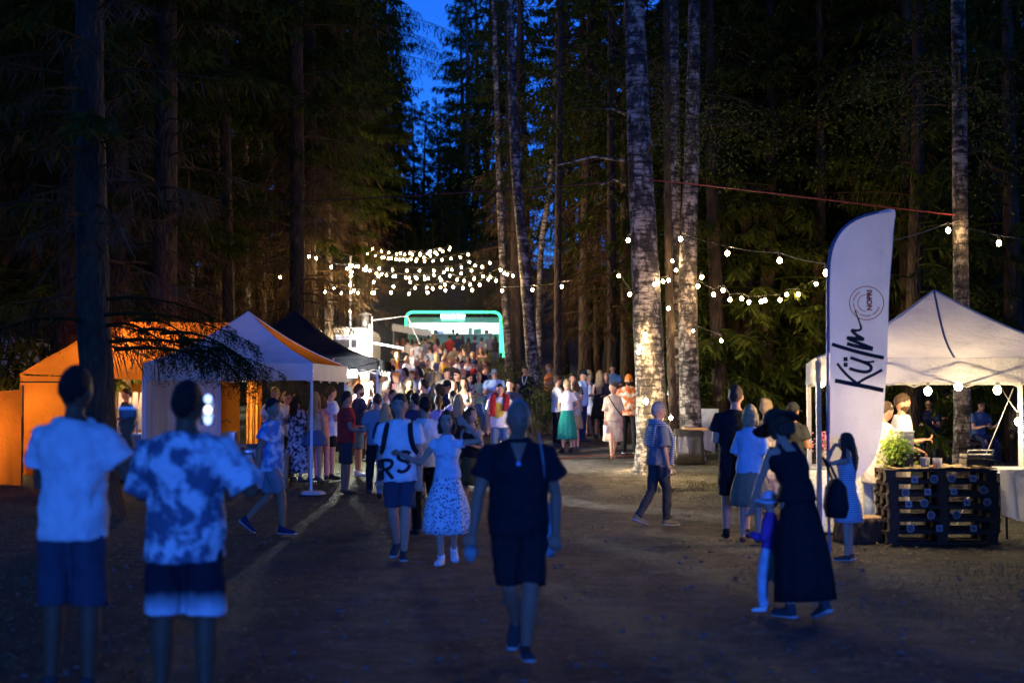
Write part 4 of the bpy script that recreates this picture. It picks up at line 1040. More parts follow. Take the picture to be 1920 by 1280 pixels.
string_lights(zc([(1465, 442), (1683, 435), (1895, 412)], 42, 36) + zr([(0, 500), (90, 648)], 34, 30), 'string of bulbs from the leaning birch to the thick middle birch')
string_lights(zr([(75, 215), (495, 205), (870, 320), (1288, 378), (1660, 475)], 29.5, 20), 'long sparse string of big bulbs from the middle birch to the banner', BMR)
string_lights(zr([(290, 565), (355, 545), (400, 535), (460, 455), (430, 380)], 27.6, 31), 'tight run of bright bulbs wound between the middle trunks', BH, sc_=.75)
string_lights(zr([(665, 510), (635, 583), (760, 650), (835, 615), (890, 690), (985, 682), (1042, 710), (1140, 705), (1172, 695), (1292, 693), (1345, 650), (1437, 647), (1580, 565)], 30, 33), 'sagging garland of bulbs before the dark spruces', BMR)
string_lights(zr([(398, 760), (490, 900), (613, 937), (822, 1017)], 31, 32), 'low string of bulbs beside the mossy birch', BD)
string_lights(zr([(620, 818), (720, 898), (797, 857), (878, 818), (972, 870), (1027, 888), (1140, 855), (1187, 948), (1275, 948), (1455, 830), (1592, 890)], 46, 44), 'faint far string of small bulbs low among the dark spruces', BD, sc_=.62)
string_lights(zr([(215, 970), (165, 1065), (160, 1110)], 28.0, 28.1), 'three bright bulbs hung on the thick middle birch', BH, sc_=.8)
string_lights([P(1668, 468, 21), P(1778, 432, 23.2), P(1873, 456, 23), P(2010, 470, 23)], 'string of bulbs from the banner past the spotted birch', BMR)
string_lights([P(1745, 565, 40), P(1843, 600, 39), P(1885, 603, 38), P(1898, 615, 38), P(1960, 600, 38)], 'faint bulbs among the trees above the white canopy roof', BD, sc_=.62)
# bulbs inside the white canopy on the right
string_lights([P(1540, 717, 17.6), P(1605, 716, 17.8), P(1740, 733, 18.6), P(1797, 724, 17.5), P(1870, 731, 18.2), P(1909, 790, 20.0)], 'bright bulbs strung under the edge of the white canopy', BMT)
# single lamps
BL = bulb_mesh(.05, emit('lamp_glow', (1.0, .72, .36), 1600))
def lamp(name, p, me, label, cat, sc_=1.0, stem=None):
    e = empty(name, p); share('bulb', me, e, (0, 0, 0), (0, 0, 0), (sc_,) * 3)
    b = MB(); b.tube([V((0, 0, .05)) * sc_, V((0, 0, .13)) * sc_] + ([V(q) - V(p) for q in stem] if stem else []), .018, 6); b.build('socket', CABLE, e); return tag(e, label, cat)
lamp('bulb_lamp', P(1211, 752, 27.3), BL, 'glaring bulb fixed low on the thick middle birch', 'lamp', 1.0)
lamp('bulb_lamp', P(1258, 783, 27.4), BL, 'glaring bulb above the board on the covered crate', 'lamp', .7)
lamp('bulb_lamp', P(1258, 826, 27.2), BL, 'glaring bulb in front of the covered crate', 'lamp', .7)
q = ground_at(1191, 880); lamp('ground_lamp', q + V((0, 0, .14)), BL, 'small bright lamp stuck in the grass by the middle birch', 'lamp', .6)
lamp('bulb_lamp', P(525, 520, 42), BULB and BM, 'lone lamp on the thin pale trunk', 'lamp', 1.0)
lamp('bulb_lamp', P(1300, 620, 30.6), BD, 'small bulb at the edge of the mossy birch', 'lamp', .8)
# mast with bulbs above the caravan
me_ = empty('light_mast', V((P(657, 590, 52).x, 52, G(0, 52)))); b = MB(); b.tube([V((0, 0, 0)), P(657, 480, 52) - V(me_.location)], .035, 8); b.build('mast', STEEL, me_)
for py in (498, 511, 518, 534, 548, 583): share('bulb', BM, me_, P(657 + (py % 3) - 1, py, 51.9) - V(me_.location))
tag(me_, 'upright mast hung with bulbs behind the caravan', 'light mast')
# work light under the black canopy
we = empty('work_light', P(655, 699, 30.6)); b = MB(); b.box((0, 0, 0), (.30, .10, .20)); b.build('housing', DMETAL, we)
b = MB(); b.box((0.02, -.058, -.005), (.26, .012, .16)); b.build('panel', emit('work_led_front', (.88, 1.0, .92), 2200), we)
b = MB(); b.box((.158, 0, 0), (.012, .09, .17)); b.build('panel', emit('work_led', (1.0, .98, .86), 20000), we)
b = MB(); b.tube([V((0, 0, .1)), V((0, .1, .22))], .015, 6); b.build('bracket', DMETAL, we); tag(we, 'glaring white work light under the black canopy edge', 'work light')
lamp('bulb_lamp', P(1607, 800, 17.3), BL, 'unseen bulb added behind the feather banner to make its cloth glow', 'lamp', .6)  # lamp added out of sight to light the banner from behind
# lamps inside the stalls
MARQ = bulb_mesh(.06, emit('marquee_bulb', (1.0, .62, .28), 1700))
for p, m_, lb_, s_ in ((P(88, 752, 27.75), MARQ, 'hidden warm lamp inside the orange marquee by its wall', .42), (P(262, 700, 28.9), MARQ, 'hidden warm lamp inside the orange marquee above the goods', .9), (P(-30, 800, 27.2), MARQ, 'hidden warm lamp behind the orange tarpaulin', .6), (P(478, 690, 27.4), BH, 'hidden warm lamp under the white front canopy', .75)):
    lamp('bulb_lamp', p, m_, lb_, 'lamp', s_)

# ------------------------------------------------------------------ caravan and food truck
CARW = mat('caravan_panel', (.62, .58, .52), .45, .05, 4, .12); GLASS = mat('dark_glass', (.02, .02, .024), .08, 0)
cx0 = P(598, 640, 53); cx1 = P(696, 640, 53); cw = cx1.x - cx0.x
ce = empty('caravan', ((cx0.x + cx1.x) / 2, 54.9, G(-6, 54.5))); tag(ce, 'beige caravan with dark rear window and roof chimney behind the canopies', 'caravan')
cz = P(640, 613, 53).z - ce.location.z; hw = cw / 2
pro = [(-hw, .45), (-hw, cz - .30), (-hw + .07, cz - .10), (-hw + .22, cz - .02), (0, cz), (hw - .22, cz - .02), (hw - .07, cz - .10), (hw, cz - .30), (hw, .45)]
b = MB(); n = len(pro)
for yy in (-1.9, -1.86, 1.86, 1.9):
    k = 1.0 if abs(yy) < 1.88 else .985
    for x_, z_ in pro: b.v.append((x_ * k, yy, (z_ - 1.4) * k + 1.4))
for j in range(3):
    for i in range(n - 1): b.f.append((j * n + i, j * n + i + 1, (j + 1) * n + i + 1, (j + 1) * n + i))
b.f.append(tuple(range(n))[::-1]); b.f.append(tuple(range(3 * n, 4 * n))); b.build('body', CARW, ce)
b = MB(); b.box((0, -1.905, cz - .42), (cw * .96, .03, .16)); b.build('trim_band', mat('band_blue', (.12, .14, .22), .4), ce)
wl, wr_ = P(618, 640, 53).x - ce.location.x, P(669, 640, 53).x - ce.location.x
b = MB(); b.box(((wl + wr_) / 2, -1.915, P(640, 644, 53).z - ce.location.z), (wr_ - wl, .04, .30)); wdo = b.build('window', GLASS, ce, False, .03)
b = MB(); b.box(((wl + wr_) / 2, -1.945, P(640, 644, 53).z - ce.location.z - .17), (wr_ - wl, .02, .02)); b.build('sill', METAL, wdo)
b = MB()
for k in range(4): b.box((P(632, 0, 53).x - ce.location.x, -1.92, cz - .20 - k * .028), (.40, .03, .018))
b.build('vent', DMETAL, ce)
b = MB(); qx = P(685, 0, 53).x - ce.location.x; b.tube([V((qx, -1.5, cz - .1)), V((qx, -1.5, P(0, 590, 53.4).z - ce.location.z))], .13, 12); q = V((qx, -1.5, P(0, 590, 53.4).z - ce.location.z)); b.loft([q, q + V((0, 0, .02)), q + V((0, 0, .10))], [.24, .24, .02], 12); b.build('chimney', STEEL, ce, True)
b = MB(); b.tube([V((hw + .02, -1.8, .5)), V((hw + .02, -1.8, cz + .4))], .02, 6); b.tube([V((hw, -1.8, cz + .25)), V((hw + 1.3, -1.2, cz + .45)), V((hw + 1.75, -1.0, cz - .6))], .02, 6); b.build('awning_frame', METAL, ce)
for sx in (-1, 1):
    b = MB(); b.loft([V((sx * (hw - .18), .2, .32)), V((sx * (hw + .0), .2, .32))], [.32, .32], 18, V((0, 0, 1))); b.build('wheel', mat('tyre', (.015, .015, .015), .9), ce, True)
te = empty('tube_light', P(692, 641, 51)); b = MB(); b.tube([V((0, 0, 0)), P(756, 653, 50.6) - V(te.location)], .03, 8); b.build('tube', emit('tube_glow', (1, .93, .80), 14), te)
b = MB(); b.ell((0, -.06, 0), (.10, .07, .12), 10, 8); b.build('lamp_head', emit('lamp_head_glow', (1, .93, .80), 4500), te); b = MB(); b.tube([V((0, .05, .0)), V((0, .12, .65))], .03, 6); b.build('mount', METAL, te); tag(te, 'glaring lamp with a white arm at the caravan corner', 'lamp')

D = 74.0
fx0, fx1 = P(766, 620, D).x, P(936, 620, D).x; fe = empty('food_truck', ((fx0 + fx1) / 2, D + 1.0, G(0, D))); tag(fe, 'food truck with bright serving hatch inside a green neon frame', 'food truck'); fo = V(fe.location)
fw = fx1 - fx0; zt = P(0, 600, D).z - fo.z; zs = P(0, 627, D).z - fo.z; za = P(0, 605, D).z - fo.z
WI = mat('truck_white', (.75, .78, .76), .5, .03, 6, .08); TG = mat('truck_green', (.12, .48, .38), .5, .03, 6, .1)
b = MB(); b.box((0, -1.0, (zs + .35) / 2), (fw, .06, zs - .35)); b.build('front_panel', TG, fe)
b = MB(); b.box((0, -1.0, (zt + za) / 2 + .06), (fw, .06, zt - za + .12)); b.build('fascia', TG, fe)
b = MB(); b.box((0, 1.0, zt / 2 + .2), (fw, .06, zt - .3)); b.build('back_wall', WI, fe)
for sx in (-1, 1): b = MB(); b.box((sx * fw / 2, 0, zt / 2 + .2), (.06, 2.05, zt - .3)); b.build('side_wall', WI, fe)
b = MB(); b.box((0, 0, zt + .10), (fw + .1, 2.2, .07)); b.build('roof', TG, fe)
b = MB(); b.box((0, 0, .40), (fw, 2.0, .08)); b.build('floor_panel', STEEL, fe)
b = MB(); b.box((0, -1.15, zs + .01), (fw * .98, .42, .04)); b.build('counter', WI, fe)
for k in range(4):
    b = MB(); b.box((-fw * .36 + k * fw * .24, 0, zt - .03), (fw * .2, .16, .05)); b.build('ceiling_light', emit('truck_tube', (.72, 1.0, .90), 170), fe)
for k in (-.17, .02, .30): b = MB(); b.box((fw * k, .955, (zs + za) / 2 + .3), (.05, .03, .9)); b.build('wall_strip', STEEL, fe)
for k, h_ in ((-.30, .28), (-.2, .22), (.18, .34), (.24, .26), (.28, .3), (.36, .22)): b = MB(); b.box((fw * k, -1.0, zs + .03 + h_ / 2), (.22, .2, h_)); b.build('till' if h_ > .3 else 'container', TG if h_ > .25 else DMETAL, fe, False, .02)
for sx in (-.32, .32):
    b = MB(); b.loft([V((fw * sx, -.98, .34)), V((fw * sx, -.72, .34))], [.34, .34], 18, V((0, 0, 1))); b.build('wheel', mat('tyre', (.015, .015, .015), .9), fe, True)
NEON = emit('neon_green', (.06, 1.0, .40), 3.2)
nl, nr_, ntp, nbl, nbr = P(763, 0, D - .4).x - fo.x, P(939, 0, D - .4).x - fo.x, P(0, 585, D - .4).z - fo.z, P(0, 624, D - .4).z - fo.z, P(0, 661, D - .4).z - fo.z
pts = [V((nl, -1.4, nbl)), V((nl, -1.4, ntp - .35))] + [V((nl + .35 - .35 * math.cos(a), -1.4, ntp - .35 + .35 * math.sin(a))) for a in [R(15 * k) for k in range(1, 7)]] + [V((nr_ - .35 + .35 * math.sin(a), -1.4, ntp - .35 + .35 * math.cos(a))) for a in [R(15 * k) for k in range(0, 7)]] + [V((nr_, -1.4, nbr))]
b = MB(); b.tube(pts, .065, 8); b.build('neon_tube', NEON, fe, True)
b = MB(); b.box((nr_ + .16, -1.32, (nbr + ntp) / 2 - .45), (.16, .05, (ntp - nbr) * .80)); b.build('light_bar', emit('bar_cyan', (.12, 1.0, .62), 2.0), fe)
b = MB(); b.tube([q + V((0, .07, 0)) for q in pts], .06, 6); b.build('neon_frame', DMETAL, fe)
sx0, sx1 = P(829, 0, D).x - fo.x, P(873, 0, D).x - fo.x; sz0, sz1 = P(0, 602, D).z - fo.z, P(0, 586, D).z - fo.z
b = MB(); b.box(((sx0 + sx1) / 2, -1.40, (sz0 + sz1) / 2), (sx1 - sx0, .08, sz1 - sz0)); sg = b.build('sign', emit('sign_glow', (.25, 1.0, .70), 1.6), fe)
text('Smash Bar', .30, ((sx0 + sx1) / 2, -1.455, (sz0 + sz1) / 2), (R(90), 0, 0), emit('sign_letters', (.9, 1.0, .97), 5.0), sg, 'lettering', .005, .01)
# lit flap beside the hatch and its stay
ae = empty('serving_flap', P(745, 623, 70)); a0 = V(ae.location); b = MB()
p0, p1 = P(735, 620, 70) - a0, P(808, 631, 71) - a0; b.add([p0, p1, p1 + V((0, .7, .12)), p0 + V((0, .7, .12)), p0 + V((0, 0, .28)), p1 + V((0, 0, .22)), p1 + V((0, .7, .34)), p0 + V((0, .7, .40))], [(0, 1, 5, 4), (1, 2, 6, 5), (2, 3, 7, 6), (3, 0, 4, 7), (4, 5, 6, 7), (3, 2, 1, 0)]); b.build('board', WI, ae)
for q in (p0, p1): b = MB(); b.tube([q + V((.05, .3, 0)), V((q.x + .05, q.y + .3, G(0, 70) - a0.z - .1))], .03, 6); b.build('post', METAL, ae)
tag(ae, 'long white counter flap between caravan and food truck', 'counter')
# white vehicle glimpsed at the edge
ve = empty('trailer', (P(10, 700, 33).x, 33.5, G(-12, 33))); b = MB(); b.box((-.9, 0, 1.55), (2.9, 2.2, 2.2)); b.build('body', CARW, ve, False, .12); b = MB(); b.box((-.05, -1.12, 1.62), (.62, .04, .62)); b.build('window', GLASS, ve, False, .05)
for sx in (-1.6, .0): b = MB(); b.loft([V((sx, -1.05, .32)), V((sx, -.8, .32))], [.32, .32], 16, V((0, 0, 1))); b.build('wheel', mat('tyre', (.015, .015, .015), .9), ve, True)
tag(ve, 'white trailer with square window glimpsed beside the orange marquee', 'trailer')

# ------------------------------------------------------------------ feather banner
FD = 15.9
be = empty('feather_banner', ground_at(1557, 1040)); be.location.y = FD; be.location.x = P(1557, 900, FD).x; be.location.z = 0; bo = V(be.location)
outline = spline([(1557, 905), (1556, 700), (1556, 540), (1559, 480), (1572, 445), (1597, 418), (1632, 402), (1676, 394), (1672, 440), (1668, 520), (1664, 640), (1658, 760), (1652, 820), (1636, 868), (1606, 900), (1575, 912), (1557, 905)], 5)[:-1]
A = bmesh.new(); vs = [A.verts.new(P(x, y, FD) - bo + V((0, .004 * math.sin(y * .05), 0))) for x, y in outline]
face = A.faces.new(vs); A.faces.ensure_lookup_table(); bmesh.ops.triangulate(A, faces=A.faces[:])
bmesh.ops.subdivide_edges(A, edges=A.edges[:], cuts=3, use_grid_fill=True)
for v_ in A.verts: v_.co.y += .05 * math.sin((v_.co.x - 0) * 5.5) * .5 + .035 * noise.noise(v_.co * 1.6)
me = bpy.data.meshes.new('banner_cloth'); A.to_mesh(me); A.free(); me.materials.append(fabric('banner_white', (.80, .79, .80), .38, 2.0)); me.polygons.foreach_set('use_smooth', [True] * len(me.polygons))
o = bpy.data.objects.new('banner_cloth', me); COL.objects.link(o); o.parent = be; CLOTHB = o
b = MB(); pp = [P(x, y, FD) - bo + V((-.02, .02, 0)) for x, y in spline([(1557, 905), (1556, 700), (1556, 540), (1559, 480), (1572, 445), (1597, 418), (1632, 402), (1674, 395)], 4)]
b.tube([V((-.01, .02, -.1))] + pp, .016, 8); b.build('pole', mat('pole_blue', (.10, .12, .20), .4), be)
tag(be, 'tall white feather banner with black brush lettering and red round emblem', 'banner')
def flagpl(off):
    def f(x, y):
        q = P(1540 + x / 3.7625, 400 + y / 3.7625, FD) - bo; q.y += .05 * math.sin(q.x * 5.5) * .5 + .035 * noise.noise(q * 1.6) - off; return q
    return f
INK = mat('ink_black', (.012, .012, .014), .8, 0); REDI = mat('ink_red', (.34, .022, .022), .8, 0)
for nm, st, wd in (
    ('letter_k', [[(95, 1178), (200, 1198), (320, 1222), (435, 1248)]], 30), ('letter_k', [[(112, 1058), (150, 1105), (200, 1155), (258, 1200)]], 20), ('letter_k', [[(425, 1103), (370, 1135), (310, 1165), (255, 1200)]], 20),
    ('letter_u', [[(198, 1092), (250, 1108), (310, 1118), (345, 1105), (345, 1075), (300, 1050), (205, 1016)]], 23), ('letter_u', [[(290, 1042), (330, 1048), (372, 1044)]], 14),
    ('umlaut_dot', [[(156, 1028), (186, 1028)]], 30), ('umlaut_dot', [[(157, 1067), (187, 1067)]], 30),
    ('letter_l', [[(72, 922), (180, 955), (300, 988), (435, 1020)]], 26),
    ('letter_m', [[(180, 918), (240, 935), (300, 948), (360, 958)]], 26), ('letter_m', [[(360, 955), (290, 925), (185, 880), (240, 882), (292, 888), (250, 860), (215, 825), (250, 826), (278, 815), (272, 780), (255, 730), (236, 682)]], [26, 24, 24, 24, 26, 22, 20, 18, 16, 12, 9, 5])):
    for pt in st:
        b = MB(); ww = wd; stroke_n = globals().get('stroke_n', 0) + 1
        sp = spline(pt, 7)
        if isinstance(wd, list): ww = [wd[min(len(wd) - 1, int(i / 7))] for i in range(len(sp))]
        ribbon(b, sp, ww, flagpl(.017 + .0008 * stroke_n)); b.build(nm, INK, be)
for rr, a0_, a1_, ww in ((118, 0, 360, 4.5), (60, 95, 265, 4)):
    b = MB(); ribbon(b, [(320 + rr * math.cos(R(a0_ + (a1_ - a0_) * k / 60)), 632 + rr * math.sin(R(a0_ + (a1_ - a0_) * k / 60))) for k in range(61)], ww * 1.3, flagpl(.016)); b.build('emblem_ring', REDI, be)
b = MB()
for k in range(34):
    if k % 9 in (7,): continue
    a = R(20 + k * 6.6); r0, r1 = 84, 98; ribbon(b, [(320 + r0 * math.cos(a), 632 + r0 * math.sin(a)), (320 + r1 * math.cos(a + .02), 632 + r1 * math.sin(a + .02))], 5, flagpl(.016))
b.build('emblem_small_print', REDI, be)['kind'] = 'stuff'
q = flagpl(.028)(341, 612); text('NOPRI', .078, q, (R(90), R(-90), 0), REDI, be, 'emblem_name', .002, .004)

# ------------------------------------------------------------------ pallet counter
PALW = mat('pallet_dark', (.045, .030, .020), .85, .4, 12, .5)
pb = {}
def pm(sz, key):
    if key not in pb:
        b = MB(); b.box((0, 0, 0), sz); me = b.mesh(key); me.materials.append(PALW); pb[key] = me
    return pb[key]
pl, pr = ground_at(1668, 1021), ground_at(1877, 1021); pw = pr.x - pl.x; pcx = (pl.x + pr.x) / 2; pcy = pl.y + .42
ords = ['bottom', 'second from the bottom', 'third from the bottom', 'fourth from the bottom', 'fifth from the bottom', 'topmost']
rp = random.Random(9)
for k in range(6):
    e = empty('pallet', (pcx + rp.uniform(-.02, .02), pcy + rp.uniform(-.02, .02), G(pcx, pcy) + k * .148), R(rp.uniform(-1.5, 1.5) - 2))
    for j in range(5): share('board', pm((pw, .10, .022), 'top_board'), e, (0, -.35 + j * .175, .135))
    for i in (-1, 0, 1):
        share('cross_board', pm((.12, .80, .022), 'cross_board'), e, (i * (pw / 2 - .07), 0, .1115))
        for j in (-1, 0, 1): share('block', pm((.12, .13, .078), 'block'), e, (i * (pw / 2 - .072), j * .33, .0615))
    for j in (-1, 0, 1): share('base_board', pm((pw, .10, .020), 'base_board'), e, (0, j * .34, .011))
    tag(e, f'dark wooden pallet, {ords[k]} of the counter stack' if k in (0, 5) else f'dark wooden pallet, {ords[k]} in the counter stack', 'pallet', 'pallets stacked as a counter')
def prop(name, loc, label, cat, group=None, rz=0.0): return tag(empty(name, loc, rz), label, cat, group)
PAPER = mat('paper_white', (.36, .37, .40), .7, 0); RIM = mat('coaster_rim', (.10, .10, .13), .7, 0)
coast = [(390, 560, 'r', 'upper left'), (505, 395, 's', 'upper left'), (750, 385, 'r', 'top row'), (975, 380, 'r', 'top row'), (1245, 380, 's', 'top row'), (1375, 525, 'r', ''), (1000, 545, 's', ''), (670, 550, 's', ''), (430, 705, 's', ''), (628, 690, 'r', ''), (1165, 685, 's', ''), (1420, 680, 'r', ''), (712, 845, 'r', ''), (1035, 840, 'r', ''), (452, 1010, 'r', ''), (818, 1010, 's', ''), (1250, 1010, 's', '')]
words = ['round coaster at the left of the second row', 'square coaster in the top row, leftmost', 'round coaster in the top row, second', 'round coaster in the top row, third', 'square coaster in the top row, rightmost', 'round coaster at the right of the second row', 'square coaster in the second row, third along', 'square coaster in the second row, second along', 'square coaster in the third row, leftmost', 'round coaster in the third row, second', 'square coaster in the third row, third', 'round coaster in the third row, rightmost', 'round coaster in the fourth row, left one', 'round coaster in the fourth row, right one', 'round coaster in the lowest row', 'square coaster in the lowest row, left one', 'square coaster in the lowest row, right one']
for (x, y, sh, _), wds in zip(coast, words):
    q = P(1640 + x / 6.738, 840 + y / 6.738, pcy - .435)
    e = prop('coaster', q, 'white ' + wds + ' on the pallet counter', 'coaster', 'paper coasters pinned on the pallet counter')
    b = MB()
    if sh == 'r':
        b.loft([V((0, 0, 0)), V((0, -.006, 0))], [.048, .048], 20, V((0, 0, 1))); b.build('disc', PAPER, e); b = MB(); b.loft([V((0, -.006, 0)), V((0, -.009, 0))], [.036, .036], 18, V((0, 0, 1))); b.build('print', RIM, e)
    else:
        b.box((0, -.003, 0), (.078, .006, .078)); b.build('card', PAPER, e); b = MB(); b.box((0, -.0075, 0), (.04, .003, .03), Matrix.Rotation(.4, 3, 'Y')); b.build('print', RIM, e)
ptop = G(pcx, pcy) + 6 * .148 + .002
b = MB(); N = 30
for i in range(N + 1):
    for j in range(7):
        u, v_ = i / N - .5, j / 6 - .5; b.v.append((u * pw * .88 + .05, v_ * .84, .016 + .014 * noise.noise(V((u * 9, v_ * 9, 1))) + .012 * abs(math.sin(u * 30 + v_ * 5)) * (abs(v_) > .4)))
for i in range(N):
    for j in range(6): k = i * 7 + j; b.f.append((k, k + 7, k + 8, k + 1))
o = b.build('burlap_cloth', mat('burlap', (.36, .26, .13), .95, .8, 60, .3), None, True); o.location = (pcx, pcy, ptop); md = o.modifiers.new('thick', 'SOLIDIFY'); md.thickness = .012; BAKE.append(o); tag(o, 'rough burlap runner across the top of the pallet counter', 'cloth')
bush_p = P(1683, 880, pcy)
r = random.Random(3); B = MB()
for _ in range(900):
    c_ = V((r.gauss(0, .09), r.gauss(0, .09), .16 + r.gauss(0, .09))); u = V((r.gauss(0, 1), r.gauss(0, 1), r.gauss(.5, .6))).normalized(); w_ = u.cross(V((r.gauss(0, 1), r.gauss(0, 1), 1))).normalized(); l = r.uniform(.03, .06); k = len(B.v)
    B.v += [tuple(c_), tuple(c_ + u * l * .6 + w_ * l * .5), tuple(c_ + u * l), tuple(c_ + u * l * .6 - w_ * l * .5)]; B.f.append((k, k + 1, k + 2, k + 3))
e = prop('potted_plant', (bush_p.x, pcy, ptop + .02), 'leafy green salad plant at the left end of the pallet counter', 'plant'); B.build('foliage', leafmat('salad', (.10, .20, .03), (.30, .38, .07), .45), e); b = MB(); b.loft([V((0, 0, 0)), V((0, 0, .1))], [.06, .08], 14); b.build('pot', DMETAL, e, True)
def box_thing(name, px, py_bot, d, w_, dp, h, m, label, cat, zb=ptop, bev=.006):
    q = P(px, py_bot, d); e = prop(name, (q.x, d, zb), label, cat); b = MB(); b.box((0, 0, h / 2), (w_, dp, h)); b.build('body', m, e, False, bev); return e
e = box_thing('herb_box', 1703, 873, pcy - .1, .105, .10, .155, mat('dark_wood', (.05, .032, .02), .7), 'dark square herb box on the pallet counter', 'planter', ptop + .03); 
B = MB()
for _ in range(90):
    a = r.uniform(0, 6.28); x_ = r.gauss(0, .025); y_ = r.gauss(0, .025); k = len(B.v); h_ = r.uniform(.05, .1); B.v += [(x_ - .003, y_, .15), (x_ + .003, y_, .15), (x_ + r.gauss(0, .02), y_ + r.gauss(0, .02), .15 + h_)]; B.f.append((k, k + 1, k + 2))
B.build('foliage', leafmat('herbs', (.10, .20, .04), (.25, .34, .09), .4), e)
def cup(p, label, r0=.035, r1=.045, h=.12, m=None, group='drinking cups', rot=None):
    e = prop('plastic_cup', p, label, 'cup', group); b = MB(); b.loft([V((0, 0, 0)), V((0, 0, h)), V((0, 0, h - .004)), V((0, 0, .006))], [r0, r1, r1 - .004, r0 - .004], 16, cap=False); b.loft([V((0, 0, 0)), V((0, 0, .005))], [r0, r0], 16); b.build('cup_wall', m or mat('cup_white', (.75, .75, .72), .4, 0), e, True)
    b = MB(); b.loft([V((0, 0, h)), V((0, 0, h + .005))], [r1 + .003, r1 + .003], 16, cap=False); b.build('rim', m or mat('cup_white', (.75, .75, .72), .4, 0), e)
    if rot: e.rotation_euler = rot
    return e
CLEAR = fabric('clear_plastic', (.78, .76, .70), .6)
cup(V((P(1718, 0, pcy).x, pcy - .1, ptop + .02)), 'clear cup beside the herb box on the pallet counter', .035, .045, .11, CLEAR)
cup(V((P(1729, 0, pcy).x, pcy + .05, ptop + .02)), 'clear cup behind the tiny pot on the pallet counter', .035, .045, .10, CLEAR)
cup(V((P(1745, 0, pcy).x, pcy - .05, ptop + .02)), 'wide pale tub on the middle of the pallet counter', .05, .058, .10, mat('tub', (.62, .58, .5), .5, 0))
cup(V((P(1733, 0, pcy).x, pcy - .25, ptop + .02)), 'tiny brown pot at the front of the pallet counter', .018, .02, .05, mat('terracotta', (.30, .13, .07), .8))
e = prop('drink_dispenser', (P(1690, 0, pcy + .1).x, pcy + .15, ptop + .18), 'glass drink dispenser with ice behind the herb box', 'dispenser'); b = MB(); b.box((0, 0, .12), (.19, .15, .26)); b.build('tank', CLEAR, e, False, .02); b = MB(); b.box((0, 0, .26), (.20, .16, .02)); b.build('lid', METAL, e, False, .006); b = MB(); b.box((0, 0, -.10), (.16, .13, .16)); b.build('stand', DMETAL, e)
e = prop('contact_grill', (P(1820, 0, pcy).x, pcy, ptop + .02), 'black grill with silver handle at the right end of the counter', 'grill'); b = MB(); b.box((0, 0, .055), (.34, .30, .07)); b.build('base', DMETAL, e, False, .012); b = MB(); b.box((0, 0, .13), (.33, .29, .045)); b.build('lid', mat('grill_lid', (.16, .16, .16), .35, .1, 20, .2, .7), e, False, .012)
b = MB(); b.tube([V((-.15, -.1, .14)), V((-.155, -.17, .20)), V((.155, -.17, .20)), V((.15, -.1, .14))], .011, 7); b.build('handle', STEEL, e, True)
for sx in (-.12, .12): b = MB(); b.box((sx, 0, .012), (.06, .2, .03)); b.build('foot', DMETAL, e)
# white clothed table at the right
e = prop('serving_table', (7.0, 18.0, G(7, 18)), 'table under a white cloth at the right of the pallet counter', 'table'); b = MB(); b.box((0, 0, .83), (1.9, .75, .04)); b.build('table_top', METAL, e)
for sx in (-.88, .88):
    for sy in (-.32, .32): b = MB(); b.tube([V((sx, sy, 0)), V((sx, sy, .81))], .018, 6); b.build('leg', DMETAL, e)
A = MB(); N = 60
for i in range(N + 1):
    k = i / N; x_ = -.98 + 1.96 * k
    for j in range(9):
        t = j / 8; zz = .862 - (.55 + .10 * math.sin(k * 7)) * t; A.v.append((x_, -.40 - .04 * t * (1 + math.sin(k * 40)) - .05 * t * math.sin(k * 9), zz))
for i in range(N):
    for j in range(8): k = i * 9 + j; A.f.append((k, k + 1, k + 10, k + 9))
A.add([(-.98, -.40, .862), (.98, -.40, .862), (.98, .40, .862), (-.98, .40, .862)], [(0, 1, 2, 3)]); A.build('tablecloth_drape', WHITEF, e, True)
# ice-cream freezer behind the banner, flowers
e = prop('display_freezer', (P(1560, 0, 18.4).x, 18.6, G(4, 18.6)), 'lit glass topped freezer behind the feather banner', 'freezer'); b = MB(); b.box((0, 0, .42), (1.15, .65, .80)); b.build('cabinet', mat('freezer_white', (.72, .74, .76), .35, 0), e, False, .02); b = MB(); b.box((0, 0, .85), (1.13, .63, .04)); b.build('glass_lid', fabric('frost_glass', (.80, .85, .90), .6), e, False, .01)
e = prop('flower_vase', (P(1543, 0, 18.3).x, 18.35, G(4, 18.3) + .88), 'vase of pink flowers on the freezer', 'vase'); b = MB(); b.loft([V((0, 0, 0)), V((0, 0, .1)), V((0, 0, .2))], [.05, .065, .04], 14); b.build('vase_body', CLEAR, e, True)
B = MB(); r = random.Random(8)
for _ in range(160):
    c_ = V((r.gauss(0, .07), r.gauss(0, .06), .30 + r.gauss(0, .07))); B.ell(c_, (.014, .014, .01), 5, 4)
B.build('blossoms', mat('blossom_pink', (.55, .18, .30), .7, 0, 9, .6), e); B = MB()
for _ in range(24): B.tube([V((0, 0, .15)), V((r.gauss(0, .07), r.gauss(0, .06), .32))], .004, 4)
B.build('stems', mat('stem_green', (.06, .12, .03), .7, 0), e)
